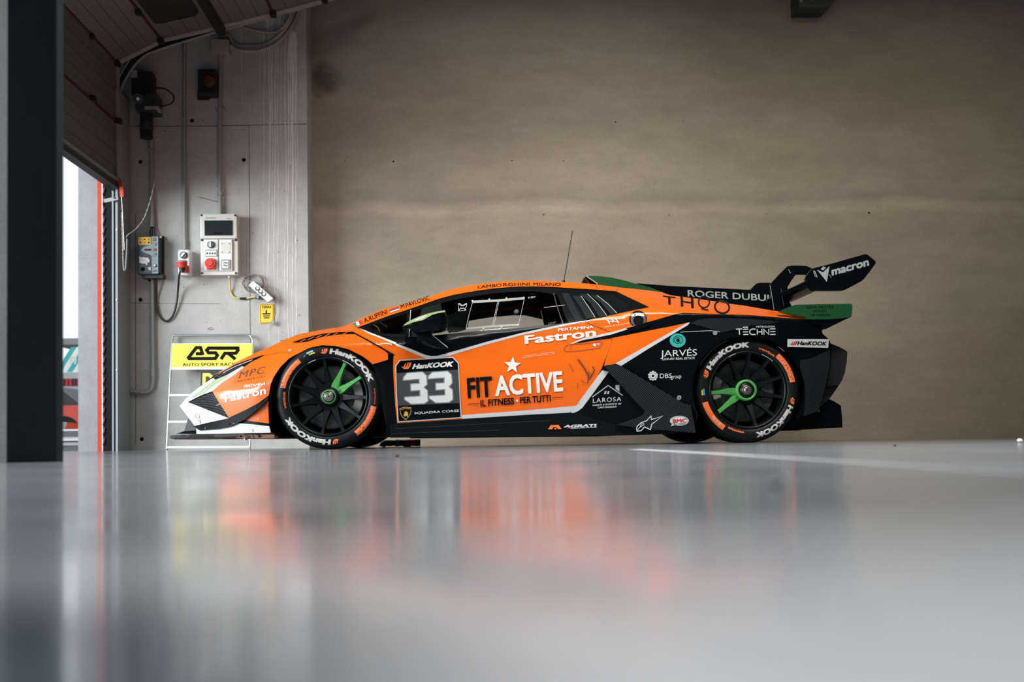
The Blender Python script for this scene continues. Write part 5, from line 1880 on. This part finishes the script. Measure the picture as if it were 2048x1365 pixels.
# re-place the two marks that sit on the blade
bm_ = Panel(None, None, off=.046)
bm_.st(d8((1105, 985), (1098, 960), (1108, 925), (1150, 888), (1213, 866), (1262, 810), (1268, 852), (1395, 812), (1272, 905), (1256, 967), (1190, 935), (1150, 978)), 1.7, M_DECALG, True)
bm_.st(d8((1110, 970), (1140, 935), (1185, 910)), 1.2, M_DECALG).st(d8((1140, 935), (1150, 905), (1185, 895)), 1.2, M_DECALG)
bm_.p(ell_px(1358.7, 842.2, 19, 9.8), M_DECALG).st(ell_px(1358.7, 842.2, 17.5, 8.5), .6, M_NUMGREY, True)
bm_.p(d8((1500, 905), (1490, 928), (1530, 915)), M_DECALG)
bm_.t('BMC', (1345.3, 846.3), (1373.5, 845.2), (0, -7.6), M_RED, bold=.04)
bm_.t('Air Filter', (1346.5, 850.3), (1370.5, 849.0), (.2, -3.2), M_DECALK, bold=.01)
bm_.build('blade_sticker', sko)

FAR.build('far_side_bodywork', car)

# ---- top surfaces, closing the body across its width
def across(name, sil, m, crown, cols=12, drop=.0):
    s_, z_ = unproject(sil, wbody, 0)
    mb = MB()
    vs_ = []
    for s, z in zip(s_, z_):
        ww = float(wbody(np.array([s]), np.array([z]))[0])
        for k in range(cols + 1):
            u = -1 + 2 * k / cols
            vs_.append((s, u * ww, z - drop * (1 if 0 < k < cols else 0) + crown * (1 - u * u)))
    n = cols + 1
    fs = [(i * n + k, (i + 1) * n + k, (i + 1) * n + k + 1, i * n + k + 1) for i in range(len(s_) - 1) for k in range(cols)]
    mb.add(vs_, fs, m, True)
    return mb.build(name, car)
def dense(p, n=4):
    return [tuple(v) for v in catmull([Vector((x, y, 0)) for x, y in p], n)]
def d2(p, n=3): return [(v[0], v[1]) for v in dense(p, n)]
across('nose_panel', [(359.5, 812), (367, 803.5), (369.6, 799), (385, 786), (400, 774), (413, 764.5), (426, 752.5)], M_WHITE, .01)
across('bonnet', d2([(426, 752.5), (455, 735), (484, 719), (534, 696.5), (584, 674), (617, 665), (658, 657.8), (682, 654.4), (707, 645.5)]), M_ORANGE, .02)
across('windscreen', d2([(707, 645.5), (768, 618.5), (801, 611.5), (856, 595.2), (905, 579)]), M_WSHIELD, .06)
across('roof', d2([(905, 579), (925, 574.5), (953, 569.6), (982, 565.8), (1012, 563), (1040, 562), (1070, 561.8), (1098, 563.2), (1149, 565.6), (1192, 569.6), (1237, 575.3)]), M_ORANGE, .035)
across('engine_cover', d2([(1237, 575.3), (1274, 579), (1300, 582), (1323, 585), (1340, 591), (1380, 596.5), (1426, 603), (1490, 612.5), (1555, 623.5), (1613, 635.6), (1640, 641)]), M_BLACK, .012)

# ---- inner shell, floor, wheel housings, cabin
sh = Panel([(392, 866), (392, 862), (400, 820), (425, 790), (440, 770), (484, 735), (534, 712), (584, 690), (617, 682), (658, 674), (707, 668), (745, 674), (800, 681), (882, 676), (941, 670), (1020, 663), (1066, 659), (1138, 651), (1116, 590), (1150, 586), (1192, 588), (1232, 592), (1300, 596), (1426, 612), (1555, 630), (1613, 643), (1640, 650), (1652, 690), (1650, 735), (1640, 778), (1628, 820), (1606, 829)] + arc_px(1496, 783, 110, -28, 206, 30) + [(1383, 866), (1273, 868), (1080, 870), (900, 872), (776, 872)] + arc_px(655.5, 798, 113, 35, 180, 26, ry=105) + [(541, 866)], M_VOID, -.035, rim=.02, far=True)
sh.mb.build('inner_shell', car)
FAR2 = None
mb = MB()
zf0, zf1 = .075, .10
for s0, s1, hw in ((-2.0, -1.75, .75), (-1.75, -.88, .60), (-.88, .86, .88), (.86, 1.75, .60)):
    mb.box(((s0 + s1) / 2, 0, (zf0 + zf1) / 2), (s1 - s0, 2 * hw, zf1 - zf0), M_CARBON_D)
mb.box((-1.31, 0, .32), (.9, 1.0, .42), M_VOID)
mb.box((1.31, 0, .36), (.9, 1.0, .5), M_VOID)
mb.build('underfloor', car)
for hx_, R in ((HUB_F, R_F), (HUB_R, R_R)):
    for sg in (-1, 1):
        mb = MB()
        prof_ = [(R + .022, sg * .85), (R + .022, sg * .52), (.05, sg * .52)]
        vs_ = []
        n = 28
        for i in range(n + 1):
            a = math.radians(-18 + 216 * i / n)
            for r, y in prof_:
                vs_.append((hx_ + r * math.cos(a), y, R + r * math.sin(a)))
        mb.add(vs_, [(i * 3 + k, (i + 1) * 3 + k, (i + 1) * 3 + k + 1, i * 3 + k + 1) for i in range(n) for k in range(2)], M_VOID, True)
        mb.build('wheel_housing', car)
# cabin
M_TRIMG = mat('grey_green_trim', (0.42, 0.52, 0.52), 0.45)
mb = MB()
mb.box((-.05, 0, .14), (1.7, 1.66, .04), M_VOID)
mb.build('cabin_floor', car)
mb = MB()
mb.prism([(.60, -.72, .17), (.60, .72, .17), (.60, .72, .70), (.60, .42, .98), (.60, -.42, .98), (.60, -.72, .70)], (.04, 0, 0), M_VOID)
mb.build('rear_bulkhead', car)
mb = MB()
prof_ = [lp_(735, 674, -.62), lp_(770, 661, -.62), lp_(815, 659, -.62), lp_(838, 664, -.62), lp_(850, 700, -.62), lp_(800, 740, -.62)]
mb.prism([(p.x, -.62, p.z) for p in prof_], (0, 1.24, 0), M_DARKP)
p = lp_(790, 657, -.60)
mb.bbox((p.x, -.6, p.z), (.10, .05, .055), M_BLKP, .01)
mb.build('dashboard', car)
mb = MB()
slab(mb, [(824, 627), (860, 617), (905, 609), (948, 602), (940, 632), (934, 658), (912, 664), (902, 664), (880, 655), (850, 640)], .40, .44, M_TRIMG)
slab(mb, [(896, 664), (906, 646), (911, 646), (901, 666)], .30, .34, M_GREYP)
mb.build('cabin_trim', car)
mb = MB()
hub_ = Vector((-.42, -.34, .60))
ring_ = [hub_ + Vector((.06 * math.sin(t) * .5, .15 * math.cos(t), .15 * math.sin(t))) for t in np.linspace(0, 2 * math.pi, 22)]
mb.tube(ring_, .014, M_BLKP, n=8, sub=1)
mb.bbox(hub_, (.03, .24, .09), M_BLKP, .01)
mb.build('steering_wheel', car)
for yy in (-.34,):
    mb = MB()
    pr = [(.02, .16), (-.30, .18), (-.34, .30), (.02, .30), (.20, .72), (.22, .93), (.30, .94), (.36, .70), (.20, .16)]
    for t0, t1 in ((-.24, -.17), (-.17, .17), (.17, .24)):
        k = 0 if t0 != -.17 else -.05
        mb.prism([(x + (k if z > .3 else 0) * -1, yy + t0, z) for x, z in pr], (0, t1 - t0, 0), M_BLKP)
    mb.build('race_seat', car)
mb = MB()
cage = [[(.42, 1.01), (.46, .6), (.48, .16)], [(.42, 1.0), (.8, .7), (.95, .45)]]
for sgn in (-1, 1):
    for pth in cage:
        mb.tube([Vector((x, sgn * (.80 - max(0, z - .6) * .62), z)) for x, z in pth], .020, M_DARKP, n=8, sub=4)
mb.tube([Vector((.42, -.55, 1.0)), Vector((.42, .55, 1.0))], .02, M_DARKP, n=8)
mb.tube([Vector((.44, -.7, .75)), Vector((.44, .7, .75))], .02, M_DARKP, n=8)
mb.build('roll_cage', car)
mb = MB()      # roof lining
s_, z_ = unproject(ROOF_T[6:], wbody, 0)
vs_ = []
for s, z in zip(s_, z_):
    ww = float(wbody(np.array([s]), np.array([z]))[0]) - .02
    vs_ += [(s, -ww, z - .035), (s, -ww * .5, z - .025), (s, 0, z - .02), (s, ww * .5, z - .025), (s, ww, z - .035)]
mb.add(vs_, [(i * 5 + k, i * 5 + k + 1, (i + 1) * 5 + k + 1, (i + 1) * 5 + k) for i in range(len(s_) - 1) for k in range(4)], M_VOID, True)
mb.build('roof_lining', car)

# ---- door mirror
mb = MB()
tM = -1.02
out_ = [(807.5, 650.5), (815, 645), (828, 638.5), (840, 633.5), (854, 628.8), (870, 625), (889.4, 622), (893.5, 629), (895.6, 636.7), (895.5, 647), (894.4, 654), (891, 659.8), (880, 663), (863, 665), (845, 667), (832.3, 667.8), (826, 663), (818, 656)]
rings = [(1.0, 0.0, M_BLACK), (.985, -.045, None), (.86, -.085, None), (.5, -.105, None)]
cpt = np.mean(np.array(out_), 0)
def ringpts(k, dt): return [lp_(cpt[0] + (x - cpt[0]) * k, cpt[1] + (y - cpt[1]) * k, tM - dt * 0) + Vector((0, dt, 0)) for x, y in out_]
R0 = [ringpts(.80, .17), ringpts(.97, .10), ringpts(1.0, 0), ringpts(.93, -.035), ringpts(.70, -.06), ringpts(.25, -.068)]
n = len(out_)
for A, B_ in zip(R0, R0[1:]):
    mb.add(A + B_, [(i, (i + 1) % n, n + (i + 1) % n, n + i) for i in range(n)], M_BLACK, True)
mb.add(R0[-1], [list(range(n))], M_BLACK, True)
mb.add(R0[0], [list(range(n))[::-1]], M_BLACK, True)
mir = mb.build('door_mirror', car)
mb = MB()
capx = [(806.8, 650.8), (815, 644.6), (828, 637.8), (840, 632.8), (854, 628.2), (870, 624.2), (889.6, 621), (891, 624), (877, 626.5), (864, 630), (854, 636), (846, 640.5), (828, 644.5), (812, 650.5)]
slab(mb, capx, tM - .070, tM - .062, M_LIME)
q = [lp_(x, y, tM - .0705) for x, y in ((828, 640.5), (838, 636), (851, 631), (855, 631), (845, 637.5), (833, 641.5))]
mb.prism(q, (0, .004, 0), M_WHITE)
mb.build('mirror_cap', mir)
mb = MB()
stem = [(831, 667), (846, 665), (860, 665.5), (868, 672), (896.5, 695.6), (895.6, 698.2), (884, 698.6), (871.8, 697.3), (856, 693), (842, 686.3), (845.5, 680.8), (840, 677)]
slab(mb, stem, -.99, -.90, M_CARBON_D)
slab(mb, [(842, 686), (845.5, 680.8), (858, 687.5), (875, 694.5), (885, 697.5), (871.8, 697.3), (856, 693)], -1.0, -.985, M_CARBON)
slab(mb, [(864.5, 671), (866, 671), (896, 695), (894.8, 695.6)], -.996, -.985, M_STRIPE)
mb.build('mirror_stem', mir)

# ---- roof scoop, fin, antenna
mb = MB()
scp = [(1173, 552.7), (1184, 552), (1195, 552.3), (1221, 555), (1248, 561), (1270, 567.5), (1300, 575), (1325, 584.5), (1325, 592), (1190, 580), (1195.5, 568.5)]
tS = .19
A = [lp_(x, y, -tS) for x, y in scp]
n = len(A)
Bs = [Vector((p.x, tS, p.z)) for p in A]
tops = 8
grid = []
for k in range(9):
    u = -1 + k / 4
    grid.append([Vector((p.x - (.030 if False else 0), u * tS, p.z + .014 * (1 - u * u))) for p in A[:8]])
vs_ = [p for row in grid for p in row]
mb.add(vs_, [(k * 8 + i, k * 8 + i + 1, (k + 1) * 8 + i + 1, (k + 1) * 8 + i) for k in range(8) for i in range(7)], M_GREEN, True)
mb.prism([(p.x, -tS, p.z) for p in A], (0, .012, 0), M_GREEN)
mb.prism([(p.x, tS - .012, p.z) for p in A], (0, .012, 0), M_GREEN)
sco = mb.build('roof_scoop', car)
mb = MB()
v_ = [lp_(1174, 553.6, -.17), lp_(1180, 569, -.17), lp_(1195, 569, -.17)]
mb.add([Vector((v_[2].x + .06, -tS + .02, v_[2].z - .03)), Vector((v_[2].x + .06, tS - .02, v_[2].z - .03)), Vector((v_[2].x + .06, tS - .02, v_[0].z)), Vector((v_[2].x + .06, -tS + .02, v_[0].z))], [(0, 1, 2, 3)], M_VOID)
slab(mb, [(1169.7, 555), (1173, 552.9), (1195.4, 568.4), (1195, 571), (1180, 568.6)], -.185, -.165, M_BLACK)
L0, L1 = lp_(1172, 553.6, -.18), lp_(1182, 569, -.18)
mb.add([L0, Vector((L0.x, .18, L0.z)), Vector((L1.x, .18, L1.z)), L1], [(0, 1, 2, 3)], M_VOID)
mb.build('scoop_mouth', sco)
mb = MB()
a_, b_ = lp_(1173, 552.9, -.193), lp_(1195.3, 568.3, -.193)
mb.cyl(a_, b_, .003, M_STRIPE, n=6)
mb.build('scoop_lip', sco)

FIN = [(1275, 567), (1300, 569), (1340, 572.2), (1420, 576), (1500, 580), (1545, 583), (1563, 588), (1580, 606), (1590, 625), (1590, 655), (1420, 640), (1275, 605)]
mb = MB()
slab(mb, FIN, -.014, .014, M_BLACK)
fin_w = const(-.0145)
sheet(mb, text_px('ROGER DUBUIS', 1375.6, 593.2, 1550.5, 603.3, (-.3, -13.4), bold=.012), M_SILVER, .0006, fin_w, None)
mb.build('spine_fin', car)
mb = MB()
ps = [lp_(1127, 567, -.3), lp_(1129, 556, -.3), lp_(1137, 510, -.3), lp_(1145, 462, -.3)]
mb.tube(ps, .0032, M_BLKP, n=6, smooth_path=False)
mb.cyl(ps[0] - Vector((0, 0, .01)), ps[0] + Vector((0, 0, .02)), .012, M_BLKP, n=12)
mb.build('antenna', car)

# ---- tail: lip spoiler ends, bumper, diffuser
mb = MB()
sp_ = [(1557, 623.6), (1572, 616.5), (1591, 610), (1640, 608.6), (1703, 608), (1705, 613), (1704, 628), (1699, 634.6), (1680, 637.5), (1658, 639.2), (1613, 639), (1613, 635.2)]
slab(mb, sp_, -.93, -.89, M_GREEN)
ws = const(-.9305)
for txt, p0, p1, h in (('NEW NOTES', (1613, 617.4), (1667, 616.9), 5.6), ('EXTRAIT', (1626.3, 625), (1653.2, 624.6), 4.6), ('DE PARFUM', (1621.7, 632.8), (1659.8, 632.3), 4.6)):
    sheet(mb, text_px(txt, p0[0], p0[1], p1[0], p1[1], (0, -h)), M_DECALK, .0006, ws, None)
tl = mb.build('tail_spoiler_end', car)
mb = MB()
P = [lp_(x, y, -.93) for x, y in sp_]
mb.prism([(p.x, .89, p.z) for p in P], (0, .04, 0), M_GREEN)
mb.build('tail_spoiler_end', car)
mb = MB()
slab(mb, [(1600, 640), (1613, 639.4), (1658, 639.6), (1680, 638), (1699.5, 635), (1703.5, 630), (1702, 634), (1652, 658.5), (1644, 657), (1643, 651)], -.92, .92, M_BLACK)
mb.build('tail_lip', car)
mb = MB()
slab(mb, [(1615, 652), (1643.5, 651.5), (1643.8, 668), (1625, 662)], -.80, .80, M_DARKP)
slab(mb, [(1640, 690), (1662, 687.6), (1678, 694), (1691, 701), (1695, 705), (1693.5, 725), (1689.5, 746), (1684, 762), (1676, 774), (1665, 790), (1651, 808), (1620, 835)], -.80, .80, M_BLKP)
bo = mb.build('rear_bumper', car)
mb = MB()
slab(mb, [(1660, 690), (1664, 690.5), (1661, 735), (1652, 776), (1648, 777)], -.86, -.80, M_MATT)
slab(mb, [(1653, 774), (1678, 770.5), (1675, 775), (1652, 779)], -.83, -.80, M_MATT)
mb.build('bumper_corner', bo)
mb = MB()
dff = [(1560, 862.5), (1600, 833), (1630, 826), (1649, 806), (1659, 799), (1668, 803), (1682, 812), (1684, 834), (1685, 856), (1640, 858)]
slab(mb, dff, -.80, -.785, M_BLACK)
P = [lp_(x, y, -.80) for x, y in dff]
for tt in (-.4, 0, .4, .785):
    mb.prism([(p.x, tt, p.z) for p in P], (0, .015, 0), M_BLACK)
a_, b_ = lp_(1600, 845, -.8), lp_(1684, 815, -.8)
mb.add([(a_.x, -.79, a_.z), (b_.x, -.79, b_.z), (b_.x, .79, b_.z), (a_.x, .79, a_.z)], [(0, 1, 2, 3)], M_CARBON_D)
p = lp_(1637.5, 822.5, -.80)
mb.cyl(p + Vector((0, .01, 0)), p - Vector((0, .006, 0)), .006, M_STEEL, n=10)
mb.build('diffuser', car)

# ---- rear wing
mb = MB()
LE, TE = lp_(1606, 566, -.86), lp_(1738, 523, -.86)
ch = TE - LE
af = []
for u in (0, .03, .1, .25, .45, .7, 1.0):
    th = .052 * (1.48 * math.sqrt(u) - .63 * u - 1.76 * u * u * .5 + .9 * u ** 3 * .02) if u < 1 else 0
    th = .055 * (math.sqrt(u) * (1 - u) * 1.9)
    af.append((u, th))
loop = [(u, t * .35) for u, t in af] + [(u, -t - .05 * u * (1 - u) * 2) for u, t in af[::-1][1:-1]]
nrm_ = Vector((-ch.z, 0, ch.x)).normalized()
ptsw = [LE + ch * u + nrm_ * t for u, t in loop]
mb.prism([(p.x, -.86, p.z) for p in ptsw], (0, 1.72, 0), M_CARBON_D)
wg = mb.build('rear_wing', car)
EP = [(1611, 557), (1613, 552), (1620, 543), (1626, 537), (1660, 528.5), (1695, 518.5), (1730, 508.6), (1735, 509.5), (1749, 521), (1751.8, 524.5), (1751, 528), (1740, 543), (1727.5, 559), (1722, 563.5), (1704, 573), (1689, 580.5), (1684, 581.7), (1655, 582), (1628, 581.7), (1623, 580), (1614, 568), (1611.5, 563.6)]
mb = MB()
slab(mb, EP, -.895, -.868, M_BLACK)
we = const(-.8955)
z9 = crop(1560, 500, 9.752)
sheet(mb, poly_px(z9((722, 388), (840, 440), (965, 318), (915, 628))), M_SILVER, .0006, we, None)
sheet(mb, poly_px(z9((795, 380), (843, 324), (895, 347), (845, 402))), M_SILVER, .0006, we, None)
sheet(mb, text_px('macron', *z9((1012, 500))[0], *z9((1736, 302))[0], (-1.4, -16.0), bold=.04), M_SILVER, .0006, we, None)
sheet(mb, stroke_px(z9((650, 405), (690, 530)), .8), M_STRIPE, .0006, we, None)
sheet(mb, stroke_px(z9((672, 405), (725, 535)), 1.4), M_STRIPE, .0006, we, None)
sheet(mb, stroke_px(z9((955, 485), (1005, 545)), .8), M_SILVER, .0006, we, None)
mb.build('wing_endplate', wg)
mb = MB()
P = [lp_(x, y, -.895) for x, y in EP]
mb.prism([(p.x, .868, p.z) for p in P], (0, .027, 0), M_BLACK)
mb.build('wing_endplate', wg)
SP = [(1540.5, 569), (1557, 551), (1575, 533), (1583, 531.5), (1598, 531.3), (1613, 532.4), (1622, 536), (1640, 548), (1632, 560), (1612.5, 549), (1592.4, 548.8), (1584, 560), (1575, 574.5), (1576.5, 586), (1578, 598), (1576.5, 612.5), (1557, 622.8), (1548, 632), (1544, 600)]
for t0 in (-.385, .36):
    mb = MB()
    P = [lp_(x, y, -.385) for x, y in SP]
    mb.prism([(p.x, t0, p.z) for p in P], (0, .025, 0), M_BLACK)
    if t0 < 0:
        a_, b_ = lp_(1540.5, 572, -.386), lp_(1548, 620, -.386)
        mb.cyl(a_, b_, .0018, M_SILVER, n=6)
        a_, b_ = lp_(1562, 578, -.386), lp_(1568, 614, -.386)
        mb.cyl(a_, b_, .0022, M_NUMGREY, n=6)
        a_, b_ = lp_(1577, 539, -.386), lp_(1581, 547, -.386)
        mb.cyl(a_, b_, .0018, M_SILVER, n=6)
    mb.build('wing_strut', wg)

# ---- wheels
def tyre_o(r, R):
    """outward bulge of the sidewall at radius r"""
    xs = [.238, .246, .256, .272, .290, R - .022, R - .010, R - .003, R]
    ys = [-.010, -.002, .006, .011, .011, .004, -.008, -.022, -.040]
    return float(np.interp(r, xs, ys))

def polar(mb, px, m, R, lift=.0012):
    """figure given in (angle deg, radius m) on the tyre's sidewall"""
    v, f = px
    v2, fs, _ = cut2d([(a, r * 400) for a, r in v], f, 3.0)
    pts = []
    for a, r4 in v2:
        r = r4 / 400
        t = math.radians(a)
        pts.append((r * math.cos(t), -(tyre_o(r, R) + lift), r * math.sin(t)))
    mb.add(pts, [q if True else q[::-1] for q in fs], m)

def tyre_text(mb, txt, a0, a1, r0, r1, m, R, bold=.05, shear=.0, sp=1.0):
    for i, (v, f) in enumerate(text_mesh(txt, bold, shear, sp)):
        px = np.empty_like(v)
        px[:, 0] = a0 + (a1 - a0) * v[:, 0]
        px[:, 1] = r0 + (r1 - r0) * v[:, 1]
        polar(mb, (px, f), m, R, .0014 + i * .00008)

def tyre_flame(mb, a0, a1, r0, r1, R):
    v, f = flame(0, 0, 1, 1)
    px = np.stack([a0 + (a1 - a0) * v[:, 0], r0 + (r1 - r0) * (-v[:, 1])], 1)
    polar(mb, (px, f), M_TYREO, R)

def arc_band(a0, a1, r0, r1):
    n = max(3, int(abs(a1 - a0) / 3))
    return poly_px([(a0 + (a1 - a0) * i / n, r0) for i in range(n + 1)] + [(a1 + (a0 - a1) * i / n, r1) for i in range(n + 1)])

def wheel(R, wid, green, phase, marks, label, hubgreen):
    mb = MB()
    dep = .055
    # barrel and lip
    mb.lathe([(.247, .002), (.244, -.006), (.236, -.006), (.231, .006), (.228, .05), (.222, .12), (.222, wid - .02), (.240, wid)], M_RIM, 64)
    nsp = 11
    for k in range(nsp):
        a = math.radians(phase - k * 360 / nsp)
        m = M_RIMG if k in green else M_RIM
        ca, sa = math.cos(a), math.sin(a)
        def q(r, t, y): return (r * ca - t * sa, y, r * sa + t * ca)
        sec = [(.058, .020, dep), (.085, .0205, dep - .004), (.13, .0125, .036), (.18, .0090, .020), (.215, .0085, .010), (.233, .0095, .004)]
        vs_ = []
        for r, h, y in sec:
            vs_ += [q(r, -h, y), q(r, h, y), q(r, h * 1.5, y + .028), q(r, -h * 1.5, y + .028)]
        fs = []
        for i in range(len(sec) - 1):
            for j in range(4):
                fs.append((i * 4 + j, i * 4 + (j + 1) % 4, (i + 1) * 4 + (j + 1) % 4, (i + 1) * 4 + j))
        mb.add(vs_, fs, m)
        mb.add(vs_[:4], [(0, 1, 2, 3)], m)
    # web between the two green spokes, hub face
    if green:
        a0 = math.radians(phase - green[0] * 360 / nsp); a1 = math.radians(phase - green[1] * 360 / nsp)
        n = 8
        vs_ = []
        for i in range(n + 1):
            a = a0 + (a1 - a0) * i / n
            for r in (.062, .094 - .020 * math.sin(math.pi * i / n)):
                vs_.append((r * math.cos(a), dep - .005, r * math.sin(a)))
        mb.add(vs_, [(2 * i, 2 * i + 1, 2 * i + 3, 2 * i + 2) for i in range(n)], M_RIMG)
    mb.lathe([(.003, dep + .01), (.062, dep), (.080, dep), (.086, dep + .04)], M_RIM, 48)
    for a0, a1 in ((68, 48), (120, 108)):
        vs_ = []
        for i in range(9):
            a = math.radians(a0 + (a1 - a0) * i / 8)
            for r in (.238, .241):
                vs_.append((r * math.cos(a), -.0068, r * math.sin(a)))
        mb.add(vs_, [(2 * i, 2 * i + 1, 2 * i + 3, 2 * i + 2) for i in range(8)], M_STRIPE)
    w_ = mb.build('wheel', car)
    mb = MB()
    ty = [(.236, .012), (.240, -tyre_o(.240, R))]
    for r in (.246, .250, .256, .262, .272, .281, .290, .297, R - .022, R - .016, R - .010, R - .006, R - .003, R):
        ty.append((r, -tyre_o(r, R)))
    ty += [(R + .0, .10), (R, wid - .06), (R - .012, wid - .02), (.30, wid - .008), (.27, wid - .006), (.238, wid)]
    mb.lathe(ty, M_RUBBER, 96)
    for r in (.2525, .3005):
        mb.lathe([(r, -tyre_o(r, R) - .0012), (r + .0012, -tyre_o(r + .0012, R) - .0012)], M_NUMGREY, 96)
    for fn in marks:
        fn(mb)
    mb.build('tyre', w_)
    mb = MB()
    mb.lathe([(.16, .115), (.165, .110), (.198, .110), (.200, .115), (.200, .135), (.10, .135)], M_DISC, 48)
    mb.lathe([(.05, .100), (.10, .105), (.162, .112)], M_DISC, 48)
    mb.build('brake_disc', w_)
    mb = MB()
    n = 10
    vs_ = []
    cA = (28, -38) if label == 'f' else (196, 150)
    for i in range(n + 1):
        a = math.radians(cA[0] + (cA[1] - cA[0]) * i / n)
        for r, y in ((.150, .10), (.155, .080), (.205, .080), (.210, .10)):
            vs_.append((r * math.cos(a), y, r * math.sin(a)))
    mb.add(vs_, [(4 * i + j, 4 * i + j + 1, 4 * i + 5 + j, 4 * i + 4 + j) for i in range(n) for j in range(3)], M_CALIP)
    mb.build('brake_caliper', w_)
    mb = MB()
    if hubgreen:
        mb.lathe([(.050, dep - .022), (.052, dep - .028), (.064, dep - .028), (.068, dep - .018), (.068, dep)], M_RIMG, 40)
    else:
        mb.lathe([(.036, dep - .026), (.040, dep - .030), (.044, dep - .026)], M_RIMG, 40)
        mb.lathe([(.044, dep - .026), (.060, dep - .018), (.062, dep)], M_RIM, 40)
    mb.lathe([(.027, dep - .030), (.029, dep - .034), (.032, dep - .034), (.036, dep - .026), (.052, dep - .020)], M_RIM, 40)
    mb.lathe([(.0265, dep - .036), (.029, dep - .037), (.030, dep - .030)], M_STEEL, 36)
    mb.build('hub_ring', w_)
    mb = MB()
    mb.cyl((0, dep, 0), (0, dep - .044, 0), .026, M_STEEL, n=28)
    mb.cyl((0, dep - .044, 0), (0, dep - .048, 0), .020, M_STEEL, .016, n=28)
    mb.cyl((0, dep - .048, 0), (0, dep - .0485, 0), .004, M_RIM, n=12)
    mb.build('centre_nut', w_)
    return w_

def mk(R, spec):
    out = []
    for s in spec:
        k = s[0]
        if k == 't':
            out.append(lambda mb, s=s: tyre_text(mb, s[1], s[2], s[3], s[4], s[5], s[6], R, s[7] if len(s) > 7 else .05, s[8] if len(s) > 8 else 0))
        elif k == 'f':
            out.append(lambda mb, s=s: tyre_flame(mb, s[1], s[2], s[3], s[4], R))
        else:
            out.append(lambda mb, s=s: polar(mb, arc_band(s[1], s[2], s[3], s[4]), s[5], R, s[6] if len(s) > 6 else .0012))
    return out
front_marks = mk(R_F, [
    ('f', 99.5, 90, .265, .296), ('t', 'HanKOOK', 87.5, 19, .266, .298, M_TYREW, .06, .08),
    ('f', -76, -85, .268, .298), ('t', 'HanKOOK', -87, -152.5, .268, .299, M_TYREW, .06, .08),
    ('b', 168.5, 127.5, .266, .297, M_TYRES), ('b', -13, -54, .270, .304, M_TYRES),
    ('t', 'ventus', 195.5, 173.5, .2625, .279, M_TYREO, .03), ('t', 'ventus', 9.5, -10.5, .286, .296, M_TYREO, .0),
    ('b', 116, 107.5, .291, .303, M_CYAN), ('t', 'LMP M', 115.5, 108, .294, .301, M_WHITE, .02), ('b', 114, 106, .279, .287, M_YELS),
    ('t', '37', 121, 118, .283, .292, M_CYAN, .02)])
rear_marks = mk(R_R, [
    ('f', 165, 154, .268, .300), ('t', 'HanKOOK', 152, 88, .268, .301, M_TYREW, .06, .08),
    ('f', -10, -19, .272, .303), ('t', 'HanKOOK', -21, -81.5, .272, .304, M_TYREW, .06, .08),
    ('b', 49, 9, .268, .303, M_TYRES), ('b', 236, 195, .268, .303, M_TYREO),
    ('t', 'S', 221, 215, .276, .294, M_TYREW, -.012), ('t', '21', 231, 223, .276, .294, M_TYREW, -.012),
    ('t', 'ventus', 75, 51, .264, .280, M_TYREO, .03), ('t', 'ventus', 263, 240, .264, .280, M_TYREO, .03),
    ('b', 186, 178, .278, .287, M_CYAN), ('b', 186, 179.5, .290, .297, M_YELS)])

wf_ = wheel(R_F, .30, (0, 1), 63.5, front_marks, 'f', False)
wf_.location = (HUB_F, -T_FACE + .012, R_F)
wr_ = wheel(R_R, .32, (1, 0), 216.5, rear_marks, 'r', True)
wr_.location = (HUB_R, -T_FACE + .012, R_R)
def dup_tree(o):
    c = o.copy(); C.objects.link(c); c.parent = car
    for ch in o.children:
        d = ch.copy(); C.objects.link(d); d.parent = c
    return c
for o, s in ((wf_, HUB_F), (wr_, HUB_R)):
    c = dup_tree(o)
    c.location = (s, T_FACE - .012, o.location.z)
    c.rotation_euler = (0, 0, math.pi)
